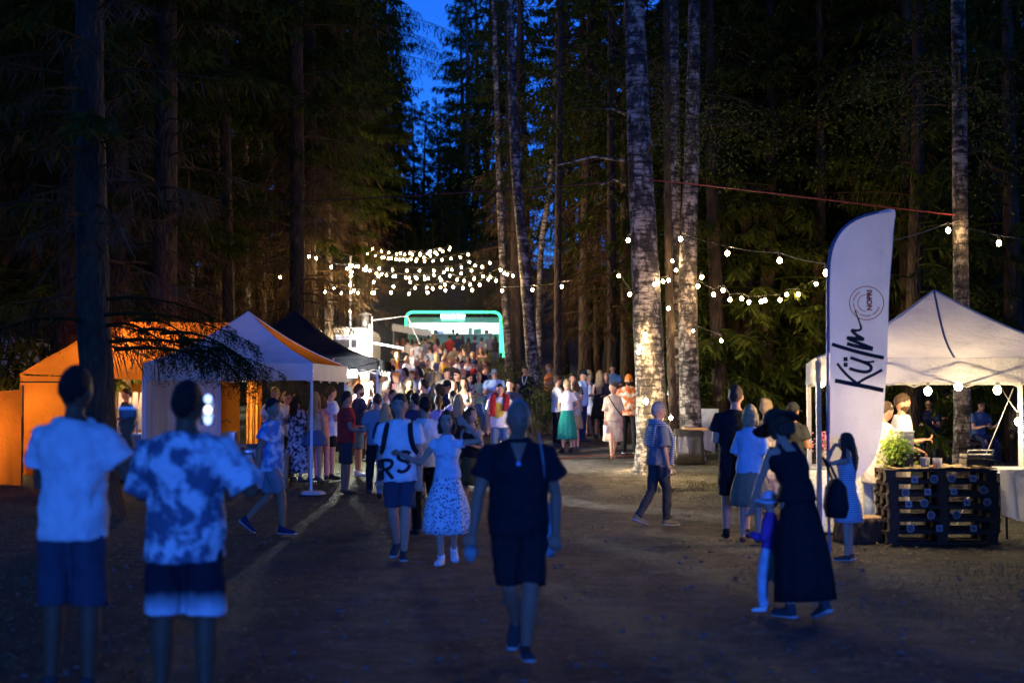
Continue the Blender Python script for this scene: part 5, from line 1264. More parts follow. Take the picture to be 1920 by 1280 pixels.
# log seats, covered crate, hanging cloth, ropes
def log(px, py, r0, h, label, m=None):
    q = ground_at(px, py); e = prop('log_seat', (q.x, q.y, q.z - .02), label, 'log'); b = MB(); b.loft([V((0, 0, h * k / 6)) for k in range(7)], [r0 * (1.08 - .08 * k / 6) for k in range(7)], 24, mod=lambda a, k: 1 + .05 * math.sin(3 * a + 1) + .03 * math.sin(7 * a + 5 * k)); b.build('bark', SPB, e, True); b = MB(); b.loft([V((0, 0, h)), V((0, 0, h + .012))], [r0 * .97, r0 * .96], 24, mod=lambda a, k: 1 + .05 * math.sin(3 * a + 1)); b.build('cut_face', mat('cut_wood', (.35, .24, .13), .8, .3, 25, .3), e); return e
log(1612, 1012, .30, .30, 'low log beside the girl in the striped dress'); log(1655, 1004, .2, .27, 'smaller log at the foot of the pallet counter')
q = ground_at(1290, 868); e = prop('covered_crate', q, 'crate under a dark plastic sheet beside the mossy birch', 'crate')
b = MB(); b.loft([V((0, 0, 0)), V((0, 0, .25)), V((0, 0, .5)), V((.02, 0, .70))], [(.40, .34), (.37, .31), (.36, .30), (.36, .31)], 40, mod=lambda a, k: 1.0 / max(abs(math.cos(a)), abs(math.sin(a))) ** .75 * .86 + .04 * math.sin(a * 7) * (1 - k) + .03 * math.sin(a * 15 + 4 * k)); b.build('plastic_sheet', mat('black_plastic', (.03, .028, .022), .30, .5, 6, .3), e, True)
b = MB(); b.box((.14, 0, .735), (.50, .5, .05), Matrix.Rotation(.05, 3, 'Y')); b.build('board', mat('raw_board', (.42, .25, .10), .7, .2, 8, .3), e, False, .01)
q = ground_at(1330, 852); e = prop('hanging_cloth', (q.x, q.y, q.z), 'white cloth hung beside the covered crate', 'cloth'); zt_ = P(1330, 766, q.y).z - q.z
sheet('cloth_panel', (V((-.30, 0, zt_)), V((.22, 0, zt_)), V((.12, 0, .05)), V((-.12, 0, .12))), WHITEF, e, 14, .05); b = MB(); b.tube([V((-.34, .03, -.05)), V((-.34, .03, zt_ + .05))], .015, 6); b.build('post', DMETAL, e); b = MB(); b.tube([V((-.34, .03, zt_)), V((.26, .03, zt_))], .01, 6); b.build('rail', DMETAL, e)
RED = mat('red_strap', (.30, .04, .02), .6, .1)
def cable(name, pts, r_, m, label, cat):
    e = empty(name, pts[0]); b = MB(); b.tube([V(q) - V(pts[0]) for q in pts], r_, 6); b.build('strand', m, e); return tag(e, label, cat)
cable('strap', [P(440, 382, 37), P(560, 378, 35.5), P(760, 368, 33), P(980, 354, 31), P(1165, 340, 28.9)], .016, mat('dark_red_strap', (.06, .012, .01), .7), 'thin dark red line strung high from the left trunks to the middle birch', 'line')
cable('strap', [P(1218, 337, 28.4), P(1300, 345, 27), P(1420, 359, 25.5), P(1545, 374, 24.8), P(1660, 388, 24.1), P(1790, 403, 23.4)], .014, RED, 'orange red line strung high from middle birch to spotted birch', 'line')
cable('hose', [ground_at(1035, 862) + V((0, 0, .02)), ground_at(1090, 857) + V((0, 0, .02)), ground_at(1150, 855) + V((0, 0, .02)), ground_at(1205, 857) + V((0, 0, .02))], .014, mat('hose_red', (.16, .03, .02), .6), 'red hose lying across the path by the middle birch', 'hose')
cable('guy_rope', [P(1900, 728, 20.2), V((6.1, 19.6, G(6, 19.6)))], .006, METAL, 'thin guy rope from the back leg of the white canopy', 'rope')
# ------------------------------------------------------------------ kitchen things under the white front canopy and in the marquee
e = prop('folding_table', (P(430, 0, 26.2).x, 26.2, G(-5, 26.2)), 'cluttered folding table under the white front canopy', 'table'); b = MB(); b.box((0, 0, .74), (.75, .6, .04)); b.build('table_top', METAL, e)
for sx in (-.33, .33):
    for sy in (-.25, .25): b = MB(); b.box((sx, sy, .36), (.035, .035, .72)); b.build('leg', DMETAL, e)
e = prop('gas_burner', (P(430, 0, 26.2).x, 26.15, G(-5, 26.2) + .76), 'steel cooking box on the folding table', 'cooker'); b = MB(); b.box((0, 0, .13), (.42, .36, .24)); b.build('body', STEEL, e, False, .015); b = MB(); b.tube([V((-.1, 0, .25)), V((-.1, 0, .42)), V((.02, 0, .46)), V((.1, 0, .40))], .01, 6); b.build('tap', DMETAL, e)
e = prop('barbecue', (P(470, 0, 26.4).x, 26.4, G(-5, 26.4)), 'long legged barbecue beside the steel cooking box', 'barbecue'); b = MB(); b.loft([V((-.34, 0, .62)), V((.34, 0, .62))], [(.17, .13), (.17, .13)], 18, V((0, 0, 1))); b.build('drum', STEEL, e, True); b = MB(); b.box((0, 0, .75), (.72, .4, .02)); b.build('grate', DMETAL, e)
for sx in (-.3, .3):
    for sy in (-.14, .14): b = MB(); b.tube([V((sx, sy, .6)), V((sx * 1.1, sy * 1.3, 0))], .014, 6); b.build('leg', DMETAL, e)
for i, (px, z_, lb_) in enumerate(((463, 0, 'lower white box at the front of the white canopy'), (464, .29, 'upper white box at the front of the white canopy'))):
    q = ground_at(463, 912); e = prop('box', (P(px, 0, q.y).x, q.y + .12, q.z + z_), lb_, 'box', 'white boxes stacked by the canopy'); b = MB(); b.box((0, 0, .14), (.26, .32, .275)); b.build('carton', mat('white_carton', (.66, .68, .72), .7), e, False, .01); b = MB(); b.box((0, 0, .284), (.27, .33, .012)); b.build('lid', mat('white_carton', (.66, .68, .72), .7), e)
q = ground_at(505, 918); e = prop('cool_box', (q.x, q.y + .2, q.z), 'big blue grey cool box behind the man in the blue dyed shirt', 'cool box'); b = MB(); b.box((0, 0, .30), (.56, .40, .58)); b.build('body', mat('cool_blue', (.10, .16, .24), .5), e, False, .02); b = MB(); b.box((0, 0, .615), (.58, .42, .05)); b.build('lid', mat('cool_blue', (.10, .16, .24), .5), e, False, .01)
e = prop('stall_counter', (P(245, 0, 27.3).x, 27.4, G(-7.3, 27.4)), 'counter with goods in the orange marquee opening', 'counter'); b = MB(); b.box((0, 0, .42), (1.1, .5, .84)); b.build('body', mat('counter_grey', (.2, .2, .22), .7), e); b = MB(); b.box((0, 0, .86), (1.16, .56, .04)); b.build('table_top', METAL, e)
r = random.Random(5)
for k in range(9):
    x_ = -.45 + k * .11; e = prop('bottle', (P(245, 0, 27.3).x + x_, 27.3 + r.uniform(-.1, .1), G(-7.3, 27.4) + .88), 'small bottle on the counter in the marquee opening', 'bottle', 'bottles on the marquee counter'); b = MB(); h_ = r.uniform(.14, .26); b.loft([V((0, 0, 0)), V((0, 0, h_ * .6)), V((0, 0, h_ * .75)), V((0, 0, h_))], [.03, .03, .012, .012], 10); b.build('glass', mat('bottle_%d' % (k % 3), ((.5, .5, .45), (.1, .2, .08), (.35, .15, .05))[k % 3], .2, 0), e, True)
for k in range(4):
    p = P(228 + k * 13, 735, 28.6); e = prop('hanging_garment', p, f'pale garment on a hanger in the marquee opening, {("first", "second", "third", "fourth")[k]} from the trunk', 'garment', 'garments hanging in the marquee'); sheet('cloth_panel', (V((-.05, 0, 0)), V((.05, 0, 0)), V((.09, 0, -.75)), V((-.09, 0, -.75))), (WHITEF, GREYF)[k % 2], e, 8, .03); b = MB(); b.tube([V((-.08, 0, -.02)), V((0, 0, .06)), V((.08, 0, -.02))], .008, 5); b.build('hanger', DMETAL, e)
q = ground_at(205, 948); e = prop('pale_post', (q.x, q.y, q.z), 'pale draped post at the foot of the massive spruce', 'post'); b = MB(); b.loft([V((0, 0, 0)), V((0, 0, .5)), V((-.04, 0, 1.05))], [(.15, .10), (.10, .07), (.06, .05)], 20, mod=lambda a, k: 1 + .12 * math.sin(a * 6)); b.build('drape', GREYF, e, True)
# ------------------------------------------------------------------ the cast
def gx(px, d): return P(px, 745, d).x
# men with raised phones, backs to the camera
h1 = person(gx(140, 8.35), 8.35, -12, 'man in plain white tee seen from behind, camera raised to his eye', H=1.93, arms=(((.24, .30, -.95), (-.5, .75, .45)), ((.48, .22, -.82), (-.30, .30, .92))), top=('tee', cloth('tee_white', (.76, .76, .76))), bottom=('shorts', cloth('shorts_navy', (.05, .06, .09)), 1.0), hair=('s', 'dark'), skinc='tan', vox=.009, detail=True, hem=.84, build=1.0, shoes='charcoal')
h2 = person(gx(350, 8.0), 8.0, -6, 'man in blotched dye tee seen from behind, phone held up', H=1.84, build=1.14, arms=(((.25, .35, -.85), (-.55, .65, .45)), ((.55, .22, -.80), (-.48, .48, .68))), top=('tee', cloth('tee_blotch', (.70, .72, .74), 'dye', (.10, .13, .2), 9.0)), bottom=('shorts', cloth('shorts_dip', (.02, .02, .03), 'dip', (.68, .68, .72), .66), .95), hair=('s', 'dark'), skinc='tan', vox=.010, detail=True, hem=.80, loose=.028, sleeve=.8)
hc = h1['hand'][1]; e = prop('camera', hc + V((0, .02, .03)), 'compact camera held up by the man in plain white tee', 'camera'); b = MB(); b.box((0, 0, .02), (.11, .05, .07)); b.build('body', mat('lens_black', (.012, .012, .013), .3), e, False, .01); b = MB(); b.loft([V((0, .02, .02)), V((0, .11, .02))], [.035, .035], 16, V((0, 0, 1))); b.build('lens', mat('lens_black', (.012, .012, .013), .3), e, True); b = MB(); b.box((.0, -.03, .055), (.10, .012, .012)); b.build('strip', STEEL, e)
p2 = P(388, 768, 7.55); e = prop('phone', p2, 'phone held up by the man in blotched tee, its screen lit', 'phone', None, R(6)); b = MB(); b.box((0, 0, 0), (.075, .009, .155)); b.build('body', DMETAL, e, False, .004)
def screen_mat():
    m, t, o = nodes('phone_screen'); L = t.links.new; v = coord(t, (1, 1, 1)); vo = t.nodes.new('ShaderNodeTexVoronoi'); vo.inputs['Scale'].default_value = 26; L(v, vo.inputs[0])
    r_ = ramp(t, [(0, (.75, .85, 1)), (.22, (.35, .5, 1)), (.42, (.004, .008, .02))]); L(vo.outputs['Distance'], r_.inputs[0]); em = t.nodes.new('ShaderNodeEmission'); em.inputs[1].default_value = 1.2; L(r_.outputs[0], em.inputs[0]); L(em.outputs[0], o.inputs[0]); return m
b = MB(); b.box((0, -.006, 0), (.068, .002, .146)); b.build('screen', screen_mat(), e)
for dz, cc in ((.058, (.30, .45, 1)), (.0, (1, .85, .9)), (-.055, (.30, .45, 1))):
    b = MB(); b.ell((.006, -.008, dz), (.020, .002, .023), 14, 8); b.build('screen_light', emit('screen_%d' % int(dz * 1000), cc, 3.0), e)
# man walking towards the camera
h3 = person(gx(972, 9.7), 9.7, 180, 'balding man in dark polo and shorts walking towards the camera, nearest of all', H=1.75, build=1.10, arms=(((.24, -.22, -1), (.0, .10, -1)), ((.30, .05, -1), (.14, .25, -1))), legs=(((-.05, .30, -1), (-.07, -.14, -1), 0), ((-.11, -.05, -1), (-.13, -.72, -1), -42)), top=('polo', cloth('polo_dark', (.014, .016, .022))), bottom=('shorts', cloth('shorts_dark', (.018, .018, .022)), .98), hair=('thin', 'grey'), skinc='mid', vox=.009, detail=True, hem=.84, loose=.028, head=(4, 4))
hh = h3['hand'][1]; cup(hh + V((0, -.06, -.06)), 'clear cup in the hand of the man in dark polo', .034, .044, .12, fabric('cup_bluish', (.50, .55, .58), .4), rot=(R(65), 0, 0))
e = prop('tote_bag', h3['M'] @ V((-.20, -.20, .66)), 'pale tote bag hanging from the shoulder of the man in dark polo', 'bag', None, R(180)); BAGM = cloth('tote', (.30, .38, .45)); b = MB()
b.loft([V((0, 0, 0)), V((0, 0, .05)), V((0, 0, .22)), V((0, 0, .36))], [(.05, .14), (.07, .17), (.06, .17), (.025, .16)], 18); b.build('bag_body', BAGM, e, True)
for sy in (-.06, .10):
    b = MB(); pts = [V((0, sy, .34)), V((.02, sy + .12, .52)), V((.035, sy * .5 + .34, .66)), V((.05, .33, .76)), V((.06, .20, .84))]; b.loft([V(q) for q in spline([tuple(q) for q in pts], 5)], [(.022, .006)] * 21, 8, V((1, 0, 0))); b.build('strap', BAGM, e, True)
b = MB(); f = h3['fin']; n_ = 9
for i in range(n_):
    for j in range(7): zz = 1.475 - .135 * i / (n_ - 1); ww = .052 * (1 - i / (n_ - 1)) + .004; b.v.append(tuple(f(V((ww * (j / 3 - 1), .32, zz)))))
for i in range(n_ - 1):
    for j in range(6): k = i * 7 + j; b.f.append((k, k + 1, k + 8, k + 7))
o = b.build('open_collar', skin('mid'), h3['body'], True); md = o.modifiers.new('wrap', 'SHRINKWRAP'); md.target = h3['top']; md.wrap_method = 'PROJECT'; md.use_project_y = True; md.use_negative_direction = True; md.use_positive_direction = False; md.use_project_z = False; md.use_project_x = False; md.offset = .004; BAKE.append(o)
b = MB(); b.ell((0, 0, 0), (.016, .006, .016), 10, 6); o = b.build('badge', mat('badge_blue', (.35, .45, .8), .4, 0), h3['body'], True); o.location = h3['fin'](V((0, .185, 1.335)))
# couple
h4 = person(gx(750, 15.5), 15.5, 176, 'man in white lettered tee with backpack straps, walking beside the woman', H=1.80, arms=('down', 'back'), legs=('midf', 'midb'), top=('tee', cloth('tee_white', (.76, .76, .76))), bottom=('shorts', cloth('shorts_navy', (.05, .06, .09)), .85), hair=('s', 'brown'), vox=.010, detail=True, hem=.83, loose=.026)
f = h4['fin']
for nm, strokes in (('letter_r', [[(.0, -.12), (.0, -.04), (.0, .04), (.0, .12)], [(-.01, .105), (.06, .105), (.105, .085), (.115, .05), (.09, .015), (.05, .0), (-.01, .0)], [(.04, .0), (.08, -.06), (.125, -.12)]]), ('letter_s', [[(.305, .085), (.265, .115), (.205, .11), (.18, .07), (.205, .03), (.265, .0), (.295, -.04), (.275, -.09), (.22, -.112), (.17, -.085)]])):
    b = MB()
    for pt in strokes: ribbon(b, spline(pt, 6), .040, lambda x, y: f(V((.175 - x, .30, 0.955 + y * .92 + (.055 if nm == 'letter_s' else 0) + .12 * x))))
    o = b.build(nm, INK, h4['body']); md = o.modifiers.new('wrap', 'SHRINKWRAP'); md.target = h4['top']; md.wrap_method = 'PROJECT'; md.use_project_y = True; md.use_negative_direction = True; md.use_positive_direction = False; md.use_project_z = False; md.use_project_x = False; md.offset = .006; BAKE.append(o)
e = prop('backpack', h4['M'] @ V((0, -.22, 1.12)), 'dark backpack with green top on the man in the lettered tee', 'backpack', None, R(176)); b = MB(); b.loft([V((0, 0, -.18)), V((0, -.02, -.1)), V((0, -.03, .1)), V((0, 0, .27))], [(.13, .08), (.16, .10), (.155, .10), (.11, .07)], 18); b.build('pack', cloth('pack_dark', (.02, .02, .025)), e, True); b = MB(); b.ell((-.06, 0, .29), (.12, .08, .06), 14, 8); b.build('lid', cloth('pack_green', (.05, .35, .10)), e, True)
for sx in (-1, 1):
    b = MB(); pts = [(sx * .10, .09, .28), (sx * .115, .17, .36), (sx * .125, .31, .33), (sx * .14, .375, .22), (sx * .165, .35, .10), (sx * .20, .25, .03)]; b.loft([V(q) for q in spline(pts, 5)], [(.028, .010)] * 26, 8, V((0, 1, .3))); b.build('strap', cloth('pack_dark', (.02, .02, .025)), e, True)
h5 = person(gx(838, 15.05), 15.05, 178, 'woman in pale top and spotted midi skirt touching her hair', H=1.62, sex='f', arms=('up', 'link'), legs=('midb', 'midf'), top=('tee', cloth('top_pale', (.62, .66, .72))), bottom=('skirt', cloth('skirt_spots', (.68, .70, .74), 'spots', (.05, .06, .09), 40.0), .36, .27, .05), hair=('b', 'brown'), shoes='white', vox=.009, detail=True, hem=.99, loose=.008, sleeve=.22)
h6 = person(gx(797, 18.2), 18.2, 20, 'man in white tee and black trousers just behind the couple', H=1.76, arms=('front', 'down'), top=('tee', 'white'), bottom=('pants', 'black'), hair=('s', 'dark'), vox=.016)
cup(h6['hand'][1] + V((0, 0, -.1)), 'orange drink in the hand of the man behind the couple', .03, .036, .11, mat('orange_cup', (.55, .30, .16), .4, 0))
person(gx(884, 21.0), 21.0, 165, 'woman with short brown hair in olive dress with open back', H=1.60, sex='f', arms=('front', 'front'), head=(60, 0), top=('tank', 'black'), bottom=('skirt', 'olive', .50, .23, .02), hair=('b', 'brown'), vox=.016, loose=.006, shoes='white')
person(gx(510, 18.3), 18.3, 262, 'man in blue dyed tee and grey shorts striding past the cool box', H=1.76, arms=('down', 'back'), legs=('back', 'fwd'), top=('tee', cloth('tee_dyed', (.10, .20, .42), 'dye', (.55, .62, .72), 7.0)), bottom=('shorts', 'grey', .9), hair=('s', 'dark'), shoes='navy', skinc='mid', vox=.013, detail=True, hem=.82, loose=.026, head=(-30, 0))
# queue at the white front canopy
def stand(px, feet, hd, label, **k):
    q = ground_at(px, feet); k.setdefault('vox', .018); return person(q.x, q.y, hd, label, **k)
stand(556, 905, 330, 'long dark haired woman in black flowered dress at the canopy leg', H=1.68, sex='f', arms=('front', 'front'), top=('tee', 'floral'), bottom=('skirt', 'floral', .18, .27, .04), hair=('l', 'dark'), sleeve=.8, loose=.03)
stand(590, 906, 345, 'blonde woman in backless top, denim jacket tied at her waist', H=1.70, sex='f', arms=('front', 'down'), top=('tank', 'beige'), bottom=('skirt', 'denim', .72, .24, .05), hair=('l', 'blonde'), loose=.006)
stand(603, 901, 20, 'woman in long patterned trousers behind the denim jacket', H=1.62, sex='f', arms=('front', 'front'), top=('tee', 'pink'), bottom=('pants', 'pink'), hair=('b', 'brown'))
stand(619, 899, 300, 'man in white tee and short black shorts, arm folded', H=1.78, arms=('cross', 'front'), top=('tee', 'white'), bottom=('shorts', 'black', .7), hair=('s', 'brown'), hem=.80, loose=.03, shoes='black')
q = stand(648, 926, 290, 'man in dark red tee and black shorts with sandals', H=1.80, build=1.08, arms=('front', 'hold'), top=('tee', 'red'), bottom=('shorts', 'charcoal', .95), hair=('s', 'dark'), shoes='sandal', skinc='mid')
q = stand(672, 893, 285, 'man in navy tee holding up a pale cup', H=1.80, arms=('hold', 'drink'), top=('tee', 'navy'), bottom=('shorts', 'jeans', .95), hair=('s', 'brown'), shoes='white', beard='brown')
cup(q['hand'][1] + V((0, 0, -.03)), 'pale cup held by the man in navy tee', .035, .042, .13)
q = stand(697, 860, 185, 'woman in dark cardigan and red skirt holding a cup', H=1.68, sex='f', arms=('front', 'hold'), top=('long', 'charcoal'), bottom=('skirt', 'red', .52, .24, .03), hair=('p', 'brown'))
cup(q['hand'][1] + V((0, 0, -.03)), 'pink cup held by the woman in the red skirt', .033, .04, .11, mat('cup_pink', (.55, .25, .25), .4, 0))
stand(722, 935, 355, 'woman with long pale hair in dark jacket and jeans behind the lettered tee', H=1.62, sex='f', arms=('front', 'front'), top=('long', 'navy'), bottom=('pants', 'jeans'), hair=('l', 'blonde'), shoes='black')
e = ground_at(696, 923); cup(e, 'white cup standing on the ground by the queue', .035, .045, .13)
person(gx(516, 26.9), 26.9, 200, 'blond vendor in pale orange tee under the white front canopy', H=1.78, arms=('front', 'front'), top=('tee', 'cream'), bottom=('pants', 'charcoal'), hair=('s', 'blonde'), vox=.02, head=(-40, 10))
person(gx(537, 27.3), 27.3, 230, 'second vendor with dark hair under the white front canopy', H=1.68, sex='f', arms=('front', 'front'), top=('tee', 'white'), bottom=('pants', 'charcoal'), hair=('p', 'brown'), vox=.02)
person(gx(562, 29.5), 29.5, 250, 'vendor with red cap in patterned top between the two canopies', H=1.78, arms=('front', 'front'), top=('tee', cloth('print_pale', (.62, .60, .55), 'floral', (.35, .12, .08), 22.)), bottom=('pants', 'charcoal'), hair=('s', 'brown'), cap=('cap', 'red'), vox=.022)
person(gx(238, 28.2), 28.2, 120, 'dark haired seller in the marquee opening', H=1.70, arms=('front', 'front'), top=('tee', 'navy'), bottom=('pants', 'charcoal'), hair=('s', 'dark'), vox=.02)
# right side of the path
stand(1063, 848, 20, 'woman in white tee and long green pleated skirt', H=1.68, sex='f', arms=('front', 'hip'), top=('tee', 'white'), bottom=('skirt', 'teal', .30, .235, .06), hair=('s', 'blonde'), shoes='black', sleeve=.6, hem=1.0, loose=.01)
stand(1045, 838, 300, 'person in pale tee with dark shoulder bag facing the green skirt', H=1.70, sex='f', arms=('drink', 'front'), top=('tee', 'cream'), bottom=('pants', 'black'), hair=('s', 'brown'))
stand(1079, 846, 60, 'person in grey top behind the green skirt', H=1.62, sex='f', arms=('front', 'down'), top=('tee', 'grey'), bottom=('skirt', 'khaki', .55, .22, .02), hair=('b', 'brown'))
q = P(1074, 700, 35); person(q.x, 35, 170, 'dark haired man looking over the group of women', H=1.72, arms=('cross', 'cross'), top=('tee', 'charcoal'), bottom=('pants', 'black'), hair=('s', 'dark'), vox=.022)
q = P(1092, 700, 35.6); person(q.x, 35.6, 250, 'man in black cap and light blue shirt beside the white dress', H=1.80, arms=('front', 'down'), top=('tee', 'lightblue'), bottom=('pants', 'navy'), hair=('s', 'dark'), cap=('cap', 'black'), vox=.022)
stand(1104, 817, 60, 'blonde woman in short white sleeveless dress', H=1.72, sex='f', arms=('front', 'down'), legs=('relax', 'stand'), top=('tank', 'white'), bottom=('skirt', 'white', .55, .25, .03), hair=('b', 'blonde'), shoes='sandal', hem=.95)
stand(1125, 822, 350, 'woman with long blonde hair in black dress', H=1.74, sex='f', arms=('front', 'down'), top=('tank', 'black'), bottom=('skirt', 'black', .5, .23, .02), hair=('l', 'blonde'), hem=.95)
q = P(1136, 702, 36.5); person(q.x, 36.5, 190, 'blonde woman half hidden beyond the black dress', H=1.68, sex='f', arms=('front', 'front'), top=('tee', 'charcoal'), bottom=('pants', 'black'), hair=('b', 'blonde'), vox=.022)
d_ = depth_for_head(682, 1.78); person(gx(1149, d_), d_, 175, 'man in blue shirt standing apart among the trees, hands together', H=1.78, arms=('front', 'front'), head=(0, 12), top=('tee', 'blue'), bottom=('pants', 'navy'), hair=('s', 'dark'), vox=.022)
q = stand(1150, 861, 188, 'woman in loose beige dress with shoulder bag, looking aside', H=1.70, sex='f', arms=('down', 'down'), legs=('midb', 'midf'), head=(-70, 0), top=('tee', 'beige'), bottom=('skirt', 'beige', .42, .225, .05), hair=('s', 'brown'), shoes='sandal', sleeve=1.0, loose=.035, vox=.016)
cup(q['hand'][1] + V((0, -.05, -.12)), 'white cup in the hand of the woman in the beige dress', .038, .048, .15)
b = MB(); f = q['fin']; b.loft([V(f(V(t))) for t in spline([(.12, .02, 1.46), (.10, .14, 1.38), (.0, .185, 1.2), (-.13, .18, 1.03), (-.2, .10, .98)], 5)], [(.012, .008)] * 21, 6); b.build('bag_strap', cl('black'), q['body'])
stand(1179, 850, 182, 'bearded man in orange cap and orange flowered shirt', H=1.80, build=1.05, arms=('down', 'down'), legs=('relax', 'stand'), top=('tee', cloth('shirt_orangeflower', (.66, .58, .48), 'floral', (.62, .14, .03), 8.0)), bottom=('pants', 'black'), hair=('s', 'dark'), cap=('cap', 'orange'), beard='dark', shoes='black', loose=.028, hem=.84, vox=.015, detail=True)
d_ = 33.5; person(gx(1273, d_), d_, 10, 'man in white tee and black shorts between the birch trunks', H=1.80, arms=('front', 'front'), top=('tee', 'white'), bottom=('shorts', 'black', .9), hair=('s', 'brown'), vox=.02)
SW = cloth('sweater_stripes', (.68, .66, .60), 'stripe', (.03, .03, .05), 13.0)
q = stand(1234, 985, 292, 'grey haired man with striped jumper over his shoulders, in dark trousers', H=1.70, arms=('down', 'down'), legs=('midb', 'midf'), head=(0, 0), top=('tee', cloth('tee_greyblue', (.16, .17, .19))), bottom=('pants', 'charcoal'), hair=('s', 'grey'), shoes='khaki', vox=.013, detail=True, sleeve=.9, loose=.026)
f = q['fin']; b = MB(); b.loft([V(f(V(t))) for t in spline([(-.19, .06, 1.40), (-.17, -.06, 1.46), (0, -.115, 1.47), (.17, -.06, 1.46), (.20, .06, 1.40)], 5)], [(.05, .03)] * 21, 12)
for sx in (-1, 1): b.loft([V(f(V(t))) for t in spline([(sx * .19, .05, 1.42), (sx * .15, .15, 1.25), (sx * .14, .15, 1.0), (sx * .14, .13, .86)], 5)], [(.055, .03)] * 16, 12)
b.loft([V(f(V(t))) for t in spline([(0, -.09, 1.46), (0, -.138, 1.28), (0, -.145, 1.12)], 5)], [(.12, .02), (.14, .02), (.15, .02), (.155, .02), (.16, .02), (.16, .02), (.155, .018), (.15, .018), (.14, .016), (.12, .014), (.08, .01)], 16); b.build('striped_jumper', SW, q['body'], True)
# queue at the white canopy on the right
stand(1381, 1010, 350, 'tall man all in black, back turned, before the white canopy', H=1.90, arms=('front', 'front'), top=('tee', 'black'), bottom=('shorts', 'black', 1.0), hair=('s', 'brown'), vox=.013, hem=.62, loose=.03, build=1.06, shoes='black')
stand(1408, 1018, 335, 'fair haired woman in pale blue top and beige skirt', H=1.66, sex='f', arms=('front', 'down'), top=('tee', cloth('top_blue', (.34, .48, .62))), bottom=('skirt', 'khaki', .46, .26, .04), hair=('b', 'blonde'), shoes='sandal', vox=.013, sleeve=.9, hem=.86, loose=.03)
stand(1438, 990, 320, 'blonde woman in patterned dress next in the ice cream queue', H=1.72, sex='f', arms=('front', 'front'), top=('tee', cloth('dress_pattern', (.30, .20, .12), 'floral', (.60, .48, .34), 18.)), bottom=('skirt', cloth('dress_pattern', (.3, .2, .12)), .42, .24, .03), hair=('u', 'blonde'), vox=.018)
stand(1488, 985, 320, 'person in dark cap behind the woman with the hat', H=1.68, arms=('front', 'front'), top=('tee', 'charcoal'), bottom=('pants', 'black'), hair=('s', 'dark'), cap=('cap', 'charcoal'), vox=.018)
q = ground_at(1497, 1158); hw_ = person(q.x, q.y, 28, 'woman in long black dress and wide hat bending to a child', H=1.70, sex='f', lean=22, arms=('low', 'down'), legs=('stand', 'midb'), head=(10, 14), top=('tank', 'black'), bottom=('skirt', 'black', .13, .25, .05), hair=('b', 'brown'), cap=('hat', cloth('felt', (.035, .025, .022))), shoes='charcoal', vox=.011, detail=True, hem=.95)
e = prop('handbag', V((q.x + .30, q.y - .03, .80)), 'black shoulder bag on the hip of the woman in black', 'bag'); b = MB(); b.loft([V((0, 0, 0)), V((0, 0, .08)), V((0, 0, .24)), V((0, 0, .30))], [(.08, .13), (.10, .16), (.08, .15), (.03, .13)], 18); b.build('bag_body', cl('black'), e, True); b = MB(); b.tube([V((0, -.1, .28)), V((-.05, -.06, .40)), V((-.10, 0, .47)), V((-.05, .08, .40)), V((0, .1, .28))], .012, 6); b.build('strap', cl('black'), e, True)
q = ground_at(1446, 1148); person(q.x, q.y, 60, 'small child in purple top and pale trousers stepping beside the black dress', H=.98, sex='c', arms=('front', 'down'), legs=('midf', 'midb'), top=('long', cloth('top_purple', (.18, .06, .30))), bottom=('pants', cloth('child_pale', (.45, .55, .66))), hair=('s', 'blonde'), cap=('hat', cloth('sunhat', (.55, .62, .70))), shoes='white', vox=.010, build=1.05)
stand(1590, 1050, 62, 'girl with long hair in striped dress, hand to her face', H=1.36, sex='c', arms=('face', 'down'), top=('tank', cloth('dress_fine', (.62, .64, .68), 'fine', (.16, .18, .24), 14.0)), bottom=('skirt', cloth('dress_fine', (.62, .64, .68), 'fine', (.16, .18, .24), 14.0), .52, .23, .04), hair=('l', 'brown'), shoes='sandal', vox=.011, detail=True, hem=.95, build=1.0)
person(gx(1690, 19.3), 19.3, 250, 'man in white tee serving under the white canopy', H=1.80, arms=('front', 'front'), head=(0, 12), top=('tee', 'white'), bottom=('pants', 'jeans'), hair=('s', 'brown'), beard='brown', vox=.015)
person(gx(1690, 18.5), 18.5, 95, 'blond helper in orange top bending over the counter', H=1.72, sex='f', lean=48, arms=('reach', 'reach'), top=('tee', 'orange'), bottom=('pants', 'cream'), hair=('u', 'blonde'), vox=.015)
person(gx(1638, 17.9), 17.9, 290, 'server in white apron and pale jeans behind the banner', H=1.72, arms=('front', 'reach'), lean=14, top=('tee', 'cream'), bottom=('pants', cloth('pale_jeans', (.40, .48, .52))), hair=('s', 'brown'), vox=.016, hem=.68, loose=.035, shoes='white')
for i, (px, d_, c_, lb_) in enumerate(((1742, 31, 'navy', 'seated person in navy shirt in the dark beyond the counter'), (1832, 30.5, 'denim', 'seated person in blue shirt past the spotted birch'), (1772, 33, 'charcoal', 'seated person in dark shirt nearest the spotted birch trunk'))):
    person(gx(px, d_), d_, (160, 200, 180)[i], lb_, H=1.76, arms=('sitarm', 'sitarm'), legs=('sit', 'sit'), lean=12, top=('tee', c_), bottom=('pants', 'navy'), hair=('s', 'dark'), vox=.022)
    e = prop('bench', (gx(px, d_), d_ + .05, G(gx(px, d_), d_)), f'low bench under the {("person in navy shirt", "person in blue shirt", "person in dark shirt")[i]}', 'bench'); b = MB(); b.box((0, 0, .40), (.9, .36, .05)); b.build('seat', mat('bench_wood', (.12, .08, .05), .8), e)
    for sx in (-.36, .36): b = MB(); b.box((sx, 0, .19), (.06, .3, .38)); b.build('leg', mat('bench_wood', (.12, .08, .05), .8), e)
